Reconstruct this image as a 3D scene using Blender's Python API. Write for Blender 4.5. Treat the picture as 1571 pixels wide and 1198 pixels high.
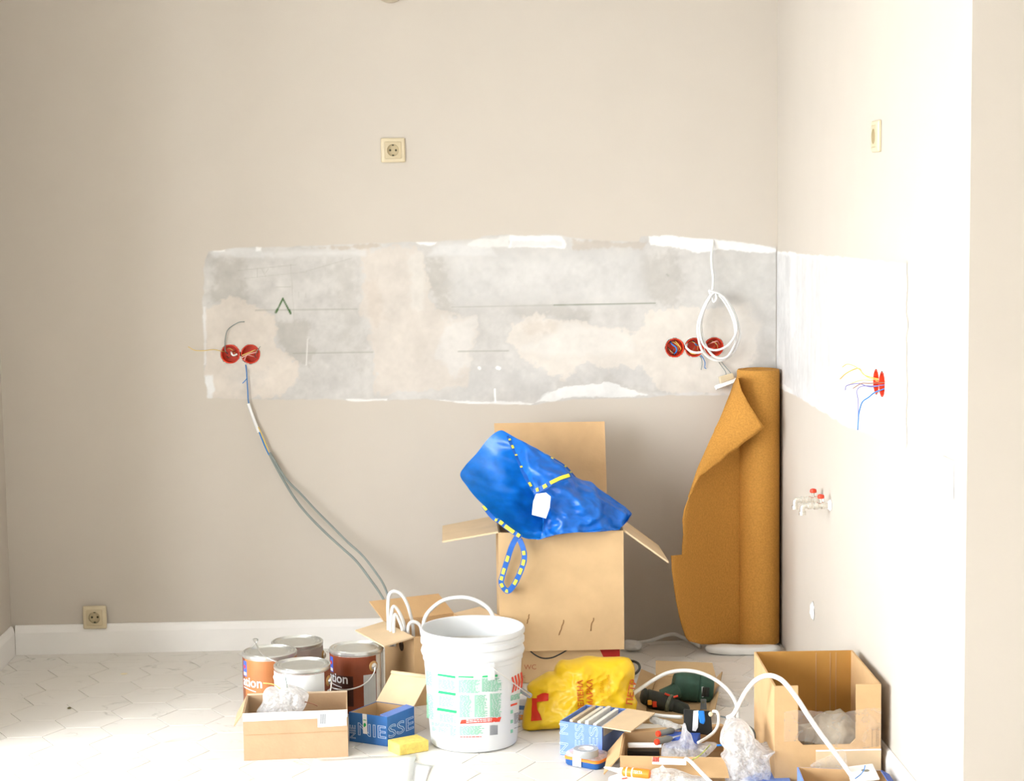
import bpy, bmesh, math, random
import numpy as np
from mathutils import Vector, Matrix, noise as mnoise

for o in list(bpy.data.objects):
    bpy.data.objects.remove(o)
S = bpy.context.scene
C = S.collection
random.seed(7)
RNG = np.random.RandomState(11)

# ------------------------------------------------------------------ camera
W_PX, H_PX, F_PX = 1571.0, 1198.0, 2850.0
YAW, PITCH, ROLL = 0.0339, 0.1008, 0.0128
CAM = Vector((-1.1037, -6.1901, 1.4919))
_f = Vector((math.sin(YAW)*math.cos(PITCH), math.cos(YAW)*math.cos(PITCH), -math.sin(PITCH)))
_r = Vector((math.cos(YAW), -math.sin(YAW), 0.0))
_u = _r.cross(_f)
_c, _s = math.cos(ROLL), math.sin(ROLL)
CR, CU, CF = _c*_r - _s*_u, _s*_r + _c*_u, _f
cam_data = bpy.data.cameras.new('camera')
cam = bpy.data.objects.new('camera', cam_data)
C.objects.link(cam)
cam_data.sensor_fit = 'HORIZONTAL'
cam_data.sensor_width = 36.0
cam_data.lens = F_PX/W_PX*36.0
cam_data.clip_start = 0.05
cam.matrix_world = Matrix(((CR.x, CU.x, -CF.x, CAM.x), (CR.y, CU.y, -CF.y, CAM.y), (CR.z, CU.z, -CF.z, CAM.z), (0, 0, 0, 1)))
S.camera = cam

# ------------------------------------------------------------------ light
SKY = 21.0
SUN = 1.4
S.view_settings.view_transform = 'Standard'
S.view_settings.look = 'None'
S.view_settings.gamma = 1.0
S.view_settings.use_curve_mapping = False
S.view_settings.exposure = 0.0
world = bpy.data.worlds.new('hazy_sky')
S.world = world
world.use_nodes = True
bg = world.node_tree.nodes['Background']
bg.inputs[0].default_value = (0.91, 0.955, 1.0, 1)
bg.inputs[1].default_value = SKY
SUN_EL = math.radians(34)
SUN_DIR = Vector((0.772*math.cos(SUN_EL), 0.636*math.cos(SUN_EL), -math.sin(SUN_EL)))
sl = bpy.data.lights.new('sun', 'SUN')
sl.energy = SUN
sl.angle = math.radians(5)
sl.color = (0.97, 0.985, 1.0)
so = bpy.data.objects.new('sun', sl)
C.objects.link(so)
so.rotation_euler = SUN_DIR.to_track_quat('-Z', 'Y').to_euler()
so.location = (-8, -7, 8)
# the left wall ends at YS; the room widens there, with windows in its outer wall: (y_far, y_near, z_low, z_high)
WINS = [(-1.75, -4.35, 0.12, 2.70), (-4.75, -7.4, 0.12, 2.70)]
LX = -2.588           # inner face of the left wall
YS = -1.18            # where it ends
XL = -4.6             # outer window wall
for (ya, yb, za, zb) in WINS:                # portals: guide the sky light through the openings
    pl = bpy.data.lights.new('window_portal', 'AREA')
    pl.shape = 'RECTANGLE'
    pl.size, pl.size_y = abs(ya-yb), zb-za
    pl.cycles.is_portal = True
    po = bpy.data.objects.new('window_portal', pl)
    C.objects.link(po)
    po.location = (XL-0.26, (ya+yb)/2, (za+zb)/2)
    po.rotation_euler = Vector((1, 0, 0)).to_track_quat('-Z', 'Z').to_euler()

# ------------------------------------------------------------------ pixel helpers (photo pixels -> places in the room)
def ray(x, y):
    return CF + CR*((x-W_PX/2)/F_PX) - CU*((y-H_PX/2)/F_PX)
def V(x, y, Y=0.0):
    d = ray(x, y)
    return CAM + d*((Y-CAM.y)/d.y)
def FL(x, y, z=0.0):
    d = ray(x, y)
    return CAM + d*((z-CAM.z)/d.z)
def RW(x, y, X=0.0):
    d = ray(x, y)
    return CAM + d*((X-CAM.x)/d.x)
def PL(x, y, Y0, k):                          # plane Y = Y0 + k*z
    d = ray(x, y)
    return CAM + d*((Y0 + k*CAM.z - CAM.y)/(d.y - k*d.z))
def Zm(x0, y0, s):
    return lambda x, y: (x0 + x/s, y0 + y/s)
def project_np(P):
    d = P - np.array(CAM)
    z = d @ np.array(CF)
    return W_PX/2 + F_PX*(d @ np.array(CR))/z, H_PX/2 - F_PX*(d @ np.array(CU))/z

# ------------------------------------------------------------------ materials
MATS = {}
def nodes_of(name):
    m = bpy.data.materials.new(name)
    m.use_nodes = True
    nt = m.node_tree
    return m, nt, nt.nodes, nt.links, nt.nodes['Principled BSDF']
def mat(name, col, rough=0.6, var=0.05, scale=25.0, bump=0.0, bscale=None, metal=0.0, spec=0.4, stretch=(1, 1, 1), detail=4.0, emit=None, sheen=0.0, trans=0.0, coat=0.0):
    if name in MATS:
        return MATS[name]
    m, nt, N, L, b = nodes_of(name)
    tc = N.new('ShaderNodeTexCoord')
    mp = N.new('ShaderNodeMapping')
    mp.inputs['Scale'].default_value = stretch
    L.new(tc.outputs['Object'], mp.inputs[0])
    nz = N.new('ShaderNodeTexNoise')
    nz.inputs['Scale'].default_value = scale
    nz.inputs['Detail'].default_value = detail
    L.new(mp.outputs[0], nz.inputs['Vector'])
    rp = N.new('ShaderNodeValToRGB')
    rp.color_ramp.elements[0].position = 0.3
    rp.color_ramp.elements[1].position = 0.7
    rp.color_ramp.elements[0].color = tuple(max(0, c*(1-var)) for c in col)+(1,)
    rp.color_ramp.elements[1].color = tuple(min(1, c*(1+var)) for c in col)+(1,)
    L.new(nz.outputs['Fac'], rp.inputs[0])
    L.new(rp.outputs[0], b.inputs['Base Color'])
    b.inputs['Roughness'].default_value = rough
    b.inputs['Metallic'].default_value = metal
    b.inputs['Specular IOR Level'].default_value = spec
    if coat:
        b.inputs['Coat Weight'].default_value = coat
    if trans:
        b.inputs['Subsurface Weight'].default_value = trans
        b.inputs['Subsurface Radius'].default_value = (0.02, 0.02, 0.02)
    if bump:
        n2 = N.new('ShaderNodeTexNoise')
        n2.inputs['Scale'].default_value = bscale or scale*3
        n2.inputs['Detail'].default_value = 5
        L.new(mp.outputs[0], n2.inputs['Vector'])
        bp = N.new('ShaderNodeBump')
        bp.inputs['Strength'].default_value = bump
        bp.inputs['Distance'].default_value = 0.004
        L.new(n2.outputs['Fac'], bp.inputs['Height'])
        L.new(bp.outputs[0], b.inputs['Normal'])
    MATS[name] = m
    return m
def translucent(m, col, f):
    nt = m.node_tree; N = nt.nodes; L = nt.links
    tl = N.new('ShaderNodeBsdfTranslucent'); tl.inputs[0].default_value = col+(1,)
    mx = N.new('ShaderNodeMixShader'); mx.inputs[0].default_value = f
    L.new(N['Principled BSDF'].outputs[0], mx.inputs[1]); L.new(tl.outputs[0], mx.inputs[2])
    L.new(mx.outputs[0], N['Material Output'].inputs[0])
    return m
def film(name, col=(0.93, 0.95, 0.97), opaque=0.45, rough=0.18, scale=18.0, spread=0.3):
    """thin clear or milky plastic: partly see-through, with shiny creases"""
    if name in MATS:
        return MATS[name]
    m, nt, N, L, b = nodes_of(name)
    tc = N.new('ShaderNodeTexCoord')
    nz = N.new('ShaderNodeTexNoise')
    nz.inputs['Scale'].default_value = scale
    nz.inputs['Detail'].default_value = 6
    nz.inputs['Distortion'].default_value = 1.5
    L.new(tc.outputs['Object'], nz.inputs['Vector'])
    mr = N.new('ShaderNodeMapRange')
    mr.inputs['From Min'].default_value = 0.3
    mr.inputs['From Max'].default_value = 0.7
    mr.inputs['To Min'].default_value = max(0.03, opaque-spread)
    mr.inputs['To Max'].default_value = min(1.0, opaque+spread)
    L.new(nz.outputs['Fac'], mr.inputs['Value'])
    tr = N.new('ShaderNodeBsdfTransparent')
    mx = N.new('ShaderNodeMixShader')
    L.new(mr.outputs[0], mx.inputs[0])
    L.new(tr.outputs[0], mx.inputs[1])
    tl = N.new('ShaderNodeBsdfTranslucent'); tl.inputs[0].default_value = (0.95, 0.95, 0.95, 1)
    m2 = N.new('ShaderNodeMixShader'); m2.inputs[0].default_value = 0.6
    L.new(b.outputs[0], m2.inputs[1]); L.new(tl.outputs[0], m2.inputs[2])
    L.new(m2.outputs[0], mx.inputs[2])
    b.inputs['Base Color'].default_value = col+(1,)
    b.inputs['Roughness'].default_value = rough
    bp = N.new('ShaderNodeBump')
    bp.inputs['Strength'].default_value = 0.35
    bp.inputs['Distance'].default_value = 0.004
    L.new(nz.outputs['Fac'], bp.inputs['Height'])
    L.new(bp.outputs[0], b.inputs['Normal'])
    L.new(mx.outputs[0], N['Material Output'].inputs[0])
    MATS[name] = m
    return m
def cardboard(name, col=(0.60, 0.38, 0.19), ribs=(0, 0, 0), var=0.06):
    """kraft cardboard: fibre noise, faint flute lines along one axis"""
    if name in MATS:
        return MATS[name]
    m = mat(name, col, 0.85, var, 14, 0.12, 120, spec=0.2)
    nt = m.node_tree; N = nt.nodes; L = nt.links
    if any(ribs):
        wv = N.new('ShaderNodeTexWave')
        wv.inputs['Scale'].default_value = 1.0
        wv.inputs['Distortion'].default_value = 0.3
        tc = N.new('ShaderNodeTexCoord')
        mp = N.new('ShaderNodeMapping')
        mp.inputs['Scale'].default_value = ribs
        L.new(tc.outputs['Object'], mp.inputs[0]); L.new(mp.outputs[0], wv.inputs['Vector'])
        bp = N.new('ShaderNodeBump')
        bp.inputs['Strength'].default_value = 0.12
        bp.inputs['Distance'].default_value = 0.002
        L.new(wv.outputs['Fac'], bp.inputs['Height'])
        L.new(bp.outputs[0], N['Principled BSDF'].inputs['Normal'])
    return m

WALLC = (0.575, 0.52, 0.45)
M_wall = mat('wall_paint', WALLC, 0.75, 0.012, 6, 0.05, 260, spec=0.25)
M_ceil = mat('ceiling_paint', (0.85, 0.84, 0.82), 0.9, 0.01, 4)
M_trim = mat('white_trim', (0.88, 0.855, 0.82), 0.45, 0.015, 10)
M_joint = mat('tile_joint', (0.27, 0.235, 0.18), 0.9, 0.1, 60)
M_floor_rest = mat('floor_plain', (0.78, 0.745, 0.69), 0.5, 0.04, 8)
M_white = mat('white_plastic', (0.87, 0.87, 0.86), 0.4, 0.015, 20)
M_white_cable = mat('white_cable_sheath', (0.80, 0.80, 0.78), 0.45, 0.02, 30)
M_paper = mat('paper', (0.88, 0.88, 0.88), 0.8, 0.02, 20)
M_card = cardboard('kraft_cardboard', (0.60, 0.385, 0.195))
M_card_s = cardboard('brown_cardboard', (0.50, 0.335, 0.20))
M_card_r = cardboard('kraft_cardboard_fluted', (0.60, 0.41, 0.22), ribs=(170, 0, 0))
M_card_l = cardboard('pale_cardboard', (0.72, 0.54, 0.34))
M_edge = cardboard('cardboard_edge', (0.70, 0.56, 0.40))
M_black = mat('black_plastic', (0.018, 0.019, 0.018), 0.4, 0.2, 30)
M_steel = mat('steel', (0.75, 0.75, 0.73), 0.28, 0.05, 30, metal=0.9)
M_tin = mat('tin_lid', (0.72, 0.73, 0.70), 0.28, 0.06, 20, metal=0.85)
M_red = mat('red_plastic', (0.70, 0.05, 0.015), 0.4, 0.1, 30)
M_grey_cable = mat('grey_cable_sheath', (0.25, 0.28, 0.26), 0.5, 0.05, 30)
M_blue_w = mat('blue_wire', (0.03, 0.20, 0.55), 0.45, 0.05, 30)
M_yel_w = mat('yellow_wire', (0.75, 0.55, 0.18), 0.45, 0.05, 30)
M_brn_w = mat('brown_wire', (0.30, 0.13, 0.07), 0.45, 0.05, 30)
M_ivory = mat('ivory_plastic', (0.66, 0.56, 0.38), 0.4, 0.03, 40)
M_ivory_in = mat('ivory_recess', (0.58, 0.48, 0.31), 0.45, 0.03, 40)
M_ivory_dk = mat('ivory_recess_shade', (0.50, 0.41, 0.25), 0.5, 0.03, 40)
M_hole = mat('socket_hole', (0.05, 0.045, 0.02), 0.7)

def marble():
    m, nt, N, L, b = nodes_of('marble_tile')
    geo = N.new('ShaderNodeNewGeometry')
    oi = N.new('ShaderNodeObjectInfo')
    add = N.new('ShaderNodeVectorMath'); add.operation = 'ADD'
    cmb = N.new('ShaderNodeCombineXYZ')
    mul = N.new('ShaderNodeMath'); mul.operation = 'MULTIPLY'; mul.inputs[1].default_value = 40
    L.new(oi.outputs['Random'], mul.inputs[0])
    L.new(mul.outputs[0], cmb.inputs[0]); L.new(mul.outputs[0], cmb.inputs[2])
    L.new(geo.outputs['Position'], add.inputs[0]); L.new(cmb.outputs[0], add.inputs[1])
    mp = N.new('ShaderNodeMapping'); mp.inputs['Scale'].default_value = (0.6, 1.25, 1); mp.inputs['Rotation'].default_value = (0, 0, 0.5)
    L.new(add.outputs[0], mp.inputs[0])
    nz = N.new('ShaderNodeTexNoise'); nz.inputs['Scale'].default_value = 5.5; nz.inputs['Detail'].default_value = 5; nz.inputs['Distortion'].default_value = 1.2
    L.new(mp.outputs[0], nz.inputs['Vector'])
    ab = N.new('ShaderNodeMath'); ab.operation = 'SUBTRACT'; ab.inputs[1].default_value = 0.5
    L.new(nz.outputs['Fac'], ab.inputs[0])
    a2 = N.new('ShaderNodeMath'); a2.operation = 'ABSOLUTE'; L.new(ab.outputs[0], a2.inputs[0])
    n2 = N.new('ShaderNodeTexNoise'); n2.inputs['Scale'].default_value = 7; n2.inputs['Detail'].default_value = 2
    L.new(add.outputs[0], n2.inputs['Vector'])
    r2 = N.new('ShaderNodeMapRange'); r2.inputs['From Min'].default_value = 0.52; r2.inputs['From Max'].default_value = 0.72
    r2.inputs['To Min'].default_value = 0.0; r2.inputs['To Max'].default_value = 1.0
    L.new(n2.outputs['Fac'], r2.inputs['Value'])
    rp = N.new('ShaderNodeMapRange'); rp.inputs['From Min'].default_value = 0.0; rp.inputs['From Max'].default_value = 0.016
    rp.inputs['To Min'].default_value = 0.75; rp.inputs['To Max'].default_value = 0.0
    L.new(a2.outputs[0], rp.inputs['Value'])
    mm = N.new('ShaderNodeMath'); mm.operation = 'MULTIPLY'
    L.new(rp.outputs[0], mm.inputs[0]); L.new(r2.outputs[0], mm.inputs[1])
    mix = N.new('ShaderNodeMix'); mix.data_type = 'RGBA'
    L.new(mm.outputs[0], mix.inputs['Factor'])
    mix.inputs[6].default_value = (0.80, 0.765, 0.71, 1)
    mix.inputs[7].default_value = (0.40, 0.385, 0.33, 1)
    L.new(mix.outputs[2], b.inputs['Base Color'])
    b.inputs['Roughness'].default_value = 0.45
    b.inputs['Specular IOR Level'].default_value = 0.35
    return m
M_tile = marble()
def vcol_mat(name, rough=0.8):
    m, nt, N, L, b = nodes_of(name)
    at = N.new('ShaderNodeAttribute'); at.attribute_name = 'Col'
    L.new(at.outputs['Color'], b.inputs['Base Color'])
    nz = N.new('ShaderNodeTexNoise'); nz.inputs['Scale'].default_value = 120; nz.inputs['Detail'].default_value = 4
    tc = N.new('ShaderNodeTexCoord'); L.new(tc.outputs['Object'], nz.inputs['Vector'])
    bp = N.new('ShaderNodeBump'); bp.inputs['Strength'].default_value = 0.06; bp.inputs['Distance'].default_value = 0.003
    L.new(nz.outputs['Fac'], bp.inputs['Height']); L.new(bp.outputs[0], b.inputs['Normal'])
    b.inputs['Roughness'].default_value = rough
    b.inputs['Specular IOR Level'].default_value = 0.25
    return m

# ------------------------------------------------------------------ object helpers
def tag(o, label, cat, group=None):
    o['label'] = label; o['category'] = cat
    if group:
        o['group'] = group
    return o
def thing(name, label, cat, loc, group=None):
    o = bpy.data.objects.new(name, None)
    o.empty_display_size = 0.05
    C.objects.link(o)
    o.location = loc
    return tag(o, label, cat, group)
def link_mesh(name, me, m, parent=None, base=None, smooth=False):
    org = Vector(parent.location) if parent is not None else Vector(base or (0, 0, 0))
    p = parent
    while p is not None and p.parent is not None:
        p = p.parent; org += Vector(p.location)
    me.transform(Matrix.Translation(-org))
    me.materials.append(m)
    o = bpy.data.objects.new(name, me)
    C.objects.link(o)
    if parent is not None:
        o.parent = parent
    else:
        o.location = base or (0, 0, 0)
    if smooth:
        for p in me.polygons:
            p.use_smooth = True
    return o
def obj(name, bm, m, parent=None, base=None, smooth=False, auto=None):
    """one bmesh built in room coordinates -> one mesh object"""
    bmesh.ops.recalc_face_normals(bm, faces=bm.faces[:])
    me = bpy.data.meshes.new(name)
    if auto is not None:
        for e in bm.edges:
            if len(e.link_faces) == 2 and e.calc_face_angle(0) > auto:
                e.smooth = False
        smooth = True
    bm.to_mesh(me); bm.free()
    return link_mesh(name, me, m, parent, base, smooth)
def struct(o):
    o['kind'] = 'structure'
    return o
def NB():
    return bmesh.new()
def add_box(bm, lo, hi):
    x0, y0, z0 = lo; x1, y1, z1 = hi
    vs = [bm.verts.new(p) for p in ((x0,y0,z0),(x1,y0,z0),(x1,y1,z0),(x0,y1,z0),(x0,y0,z1),(x1,y0,z1),(x1,y1,z1),(x0,y1,z1))]
    for f in ((0,3,2,1),(4,5,6,7),(0,1,5,4),(1,2,6,5),(2,3,7,6),(3,0,4,7)):
        bm.faces.new([vs[i] for i in f])
    return vs
def add_hex(bm, bot, top):
    """a solid between two matching loops of points"""
    n = len(bot)
    a = [bm.verts.new(p) for p in bot]; b = [bm.verts.new(p) for p in top]
    bm.faces.new(a[::-1]); bm.faces.new(b)
    for i in range(n):
        j = (i+1) % n
        bm.faces.new((a[i], a[j], b[j], b[i]))
    return a, b
def add_rings(bm, rings, cap0=True, cap1=True, closed=True):
    R_ = [[bm.verts.new(p) for p in r] for r in rings]
    n = len(R_[0])
    for a, b in zip(R_, R_[1:]):
        for i in range(n if closed else n-1):
            j = (i+1) % n
            bm.faces.new((a[i], a[j], b[j], b[i]))
    if cap0: bm.faces.new(R_[0][::-1])
    if cap1: bm.faces.new(R_[-1])
    return R_
def frame_axes(d):
    d = Vector(d).normalized()
    a = Vector((0, 0, 1)) if abs(d.z) < 0.9 else Vector((1, 0, 0))
    u = d.cross(a).normalized()
    return u, d.cross(u).normalized(), d
def add_lathe(bm, o, axis, prof, n=32, cap0=True, cap1=True):
    """prof: (radius, distance along axis)"""
    u, v, d = frame_axes(axis)
    o = Vector(o)
    rings = [[o + d*h + (u*math.cos(t)+v*math.sin(t))*r for t in (2*math.pi*i/n for i in range(n))] for r, h in prof]
    return add_rings(bm, rings, cap0, cap1)
def smooth_path(pts, k=6, closed=False):
    P = [Vector(p) for p in pts]
    n = len(P)
    if n < 3: return P
    out = []
    rng = range(n if closed else n-1)
    for i in rng:
        if closed:
            p0, p1, p2, p3 = P[(i-1) % n], P[i], P[(i+1) % n], P[(i+2) % n]
        else:
            p1, p2 = P[i], P[i+1]
            p0 = P[i-1] if i > 0 else p1*2-p2
            p3 = P[i+2] if i+2 < n else p2*2-p1
        for j in range(k):
            t = j/k
            out.append(0.5*((2*p1)+(p2-p0)*t+(2*p0-5*p1+4*p2-p3)*t*t+(3*p1-p0-3*p2+p3)*t*t*t))
    if not closed: out.append(P[-1])
    return out
def add_tube(bm, pts, r, n=8, k=6, closed=False, flat=None):
    P = smooth_path(pts, k, closed)
    N_ = len(P)
    rings = []
    up = None
    for i, p in enumerate(P):
        a = P[(i-1) % N_] if (closed or i > 0) else p
        b = P[(i+1) % N_] if (closed or i < N_-1) else p
        t = (b-a).normalized()
        if up is None:
            up = frame_axes(t)[0]
        up = (up - t*up.dot(t)).normalized()
        v = t.cross(up)
        rr = r[min(len(r)-1, int(i/len(P)*len(r)))] if isinstance(r, (list, tuple)) else r
        fu, fv = (flat or (1, 1))
        rings.append([p + (up*math.cos(q)*fu + v*math.sin(q)*fv)*rr for q in (2*math.pi*j/n for j in range(n))])
    if closed:
        rings.append(rings[0])
        R_ = [[bm.verts.new(q) for q in rg] for rg in rings[:-1]]
        for i in range(len(R_)):
            a, b = R_[i], R_[(i+1) % len(R_)]
            for j in range(n):
                bm.faces.new((a[j], a[(j+1) % n], b[(j+1) % n], b[j]))
    else:
        add_rings(bm, rings)
def tube_obj(name, pts, r, m, parent=None, base=None, **kw):
    bm = NB(); add_tube(bm, pts, r, **kw)
    return obj(name, bm, m, parent, base, smooth=True)
def quad_inset(Q, t):
    n = len(Q); out = []
    for i in range(n):
        p, a, b = Q[i], Q[i-1], Q[(i+1) % n]
        d1 = (a-p).normalized(); d2 = (b-p).normalized()
        s = max(0.3, math.sin(d1.angle(d2)))
        out.append(p + (d1+d2)*(t/s))
    return out
def add_open_box(bm, Q, h, t=0.004, ztop=None):
    """open-topped carton over floor quad Q (4 points), wall height h"""
    Q = [Vector(q) for q in Q]
    I = quad_inset(Q, t)
    H = ztop or [h]*4
    top = [q + Vector((0, 0, H[i])) for i, q in enumerate(Q)]
    itop = [q + Vector((0, 0, H[i])) for i, q in enumerate(I)]
    ibot = [q + Vector((0, 0, t)) for q in I]
    add_rings(bm, [Q, top, itop, ibot])
def add_slab(bm, A, B, out, length, t=0.004, taper=0.0, n2=None):
    """a flap hinged along A-B reaching `length` along direction `out`"""
    A, B, d = Vector(A), Vector(B), Vector(out).normalized()
    e = (B-A)
    nrm = e.cross(d).normalized()*t
    P = [A, B, B+d*length-e*taper, A+d*length+e*taper]
    add_hex(bm, [p-nrm*0.5 for p in P], [p+nrm*0.5 for p in P])
def quad_slab(bm, P, t=0.003):
    P = [Vector(p) for p in P]
    nrm = (P[1]-P[0]).cross(P[-1]-P[0]).normalized()*t
    add_hex(bm, [p-nrm*0.5 for p in P], [p+nrm*0.5 for p in P])
def bevel(bm, w, seg=2, ang=0.5):
    bmesh.ops.recalc_face_normals(bm, faces=bm.faces[:])
    es = [e for e in bm.edges if len(e.link_faces) == 2 and e.calc_face_angle(0) > ang]
    bmesh.ops.bevel(bm, geom=es, offset=w, segments=seg, affect='EDGES', profile=0.6, clamp_overlap=True)
def fbm(p, s, o=3):
    v = 0; a = 1.0
    q = Vector(p)*s
    for i in range(o):
        v += a*mnoise.noise(q); q = q*2.03 + Vector((3.1, 7.7, 1.3)); a *= 0.5
    return v
def crease(p, s, o=3):
    v = 0; a = 1.0
    q = Vector(p)*s
    for i in range(o):
        v += a*(1-2.2*abs(mnoise.noise(q))); q = q*2.1 + Vector((5.1, 2.7, 8.3)); a *= 0.5
    return v
# ---- crumpled bag / clump from an outline seen in the photo, with real depth
class Pillow:
    def __init__(s, outline, Y0, k, Tf, Tb, amp=0.006, nscale=22, n=72, rings=16, centre=None, p=2.2, zmin=0.002, seed=0, wob=0.0):
        s.__dict__.update(locals())
        P = [Vector((x, y, 0)) for x, y in outline]
        loop = smooth_path(P, 6, True)
        s.c = Vector((centre[0], centre[1], 0)) if centre else sum(P, Vector())/len(P)
        # resample by arc length
        L_ = [0]
        for i in range(len(loop)):
            L_.append(L_[-1] + (loop[(i+1) % len(loop)]-loop[i]).length)
        s.loop = []
        for i in range(n):
            t = L_[-1]*i/n
            j = max(q for q in range(len(loop)) if L_[q] <= t)
            f = (t-L_[j])/max(1e-6, L_[j+1]-L_[j])
            s.loop.append(loop[j].lerp(loop[(j+1) % len(loop)], f))
    def depth(s, r):
        return (max(0.0, 1-r**s.p))**0.5
    def at(s, x, y, r, side=1, lift=0.0):
        b = PL(x, y, s.Y0, s.k)
        T = s.Tf if side > 0 else s.Tb
        q = b + Vector((s.seed*3.3, 0 if side > 0 else 5.0, 0))
        a = s.amp*(0.25+0.75*min(1, (1-r)*4))
        h = T*s.depth(r) + a*(crease(q, s.nscale)+0.6*fbm(q, s.nscale*0.4))*(1 if r < 0.999 else 0)
        out = b + Vector((0, -1, 0.12))*(h*side + lift)
        if s.wob and r > 0.9:
            out += Vector((fbm(q, 60), 0, fbm(q+Vector((9, 0, 0)), 60)))*s.wob
        out.z = max(s.zmin, out.z)
        return out
    def radius(s, x, y):
        ang = math.atan2(y-s.c.y, x-s.c.x); best = None
        for i, p in enumerate(s.loop):
            d = abs((math.atan2(p.y-s.c.y, p.x-s.c.x)-ang+math.pi) % (2*math.pi)-math.pi)
            if best is None or d < best[0]: best = (d, (p-s.c).length)
        return min(0.999, math.hypot(x-s.c.x, y-s.c.y)/best[1])
    def build(s):
        bm = NB()
        for side in (1, -1):
            pole = bm.verts.new(s.at(s.c.x, s.c.y, 0, side)); prev = None
            for j in range(1, s.rings+1):
                r = j/s.rings
                if j == s.rings and side < 0:
                    cur = s._rim
                else:
                    cur = [bm.verts.new(s.at(s.c.x+(p.x-s.c.x)*r, s.c.y+(p.y-s.c.y)*r, r, side)) for p in s.loop]
                for i in range(s.n):
                    i2 = (i+1) % s.n
                    if prev is None: bm.faces.new((pole, cur[i], cur[i2]))
                    else: bm.faces.new((prev[i], cur[i], cur[i2], prev[i2]))
                prev = cur
            if side > 0: s._rim = prev
        return bm
# ---- lettering
def text_geo(body, size=1.0, outline=0.0, bold=0.0, space=1.0):
    cu = bpy.data.curves.new('t', 'FONT')
    cu.body = body; cu.size = size; cu.align_x = 'LEFT'; cu.space_character = space
    cu.resolution_u = 3
    if outline:
        cu.fill_mode = 'NONE'; cu.bevel_depth = outline; cu.bevel_resolution = 0
    else:
        cu.fill_mode = 'FRONT'
        if bold: cu.offset = bold
    o = bpy.data.objects.new('t', cu); C.objects.link(o)
    bpy.context.view_layer.update()
    me = o.evaluated_get(bpy.context.evaluated_depsgraph_get()).to_mesh()
    vs = [v.co.copy() for v in me.vertices]; fs = [tuple(p.vertices) for p in me.polygons]
    bpy.data.objects.remove(o); bpy.data.curves.remove(cu)
    return vs, fs
def text_obj(name, body, size, fn, m, parent, **kw):
    """fn(x, y, z) -> place in the room"""
    vs, fs = text_geo(body, size, **kw)
    me = bpy.data.meshes.new(name)
    me.from_pydata([fn(v.x, v.y, v.z) for v in vs], [], fs)
    return link_mesh(name, me, m, parent)
def face_map(o, u, v, off=0.0008, x0=0, y0=0):
    o, u, v = Vector(o), Vector(u).normalized(), Vector(v).normalized()
    n = u.cross(v).normalized()
    return lambda x, y, z: o + u*(x+x0) + v*(y+y0) + n*(off+z)

# ================================================================== the room
WT = 0.26
CEIL = 2.78
RE = -2.29            # where the right wall turns the corner
YF = -8.2             # wall behind the camera
XR = 2.2
# floor: joint bed, tiles one by one where the photo shows them
bm = NB(); add_box(bm, (XL-WT, YF-0.2, -0.12), (XR+0.2, 0.2, -0.0015))
floor = struct(obj('floor', bm, M_joint))
HF = 0.1715; HS = HF/math.sqrt(3)
cx0, cy0 = -2.324, -0.911
def hexpts(r, z): return [Vector((r*math.cos(math.radians(60*i)), r*math.sin(math.radians(60*i)), z)) for i in range(6)]
bm = NB(); add_rings(bm, [hexpts(HS-0.0013, -0.004), hexpts(HS-0.0013, -0.0006), hexpts(HS-0.0018, 0.0)])
tile_me = bpy.data.meshes.new('floor_tile'); bmesh.ops.recalc_face_normals(bm, faces=bm.faces[:]); bm.to_mesh(tile_me); bm.free()
tile_me.materials.append(M_tile)
cells = []
for i in range(-3, 40):
    for j in range(-60, 40):
        x = cx0 + i*1.5*HS; y = cy0 + j*HF - (i % 2)*HF/2
        if LX-HS < x < HS and y < HF/2 and y > -1.9:
            px, py = project_np(np.array([[x, y, 0.0]]))
            vis = -60 < px[0] < 1640 and py[0] < 1250
            cells.append((not vis, math.hypot(x+1.1, y+6.2), x, y))
cells.sort()
rest = NB()
for k, (nv, d, x, y) in enumerate(cells):
    pts = hexpts(HS-0.0013, 0)
    inside = x+HS < -0.002 and x-HS > LX+0.002 and y+HF/2 < -0.002
    if inside and k < 290 and not nv:
        o = bpy.data.objects.new('floor_tile', tile_me); C.objects.link(o); o.parent = floor; o.location = (x, y, 0)
    else:                                       # cut tiles along the walls
        poly = [Vector((x, y, 0))+p for p in pts]
        def clip(P, f):
            out = []
            for a, b in zip(P, P[1:]+P[:1]):
                fa, fb = f(a), f(b)
                if fa >= 0: out.append(a)
                if fa*fb < 0: out.append(a.lerp(b, fa/(fa-fb)))
            return out
        for f in (lambda p: -0.001-p.x, lambda p: p.x-LX-0.001, lambda p: -0.001-p.y):
            poly = clip(poly, f) if len(poly) > 2 else []
        if len(poly) > 2:
            if nv or k >= 290:
                add_hex(rest, [p-Vector((0, 0, 0.004)) for p in poly], poly)
            else:
                b1 = NB(); add_hex(b1, [p-Vector((0, 0, 0.004)) for p in poly], poly)
                obj('floor_tile', b1, M_tile, floor)
if len(rest.verts):
    r_ = obj('floor_tile_rest', rest, M_tile, floor); r_['kind'] = 'stuff'
bm = NB(); add_box(bm, (LX, YF, -0.01), (0.0, -1.86, -0.0008)); add_box(bm, (XL, YF, -0.01), (LX, YS, -0.0008)); add_box(bm, (0.0, YF, -0.01), (XR, RE, -0.0008))
obj('floor_far_area', bm, M_floor_rest, floor)

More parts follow.
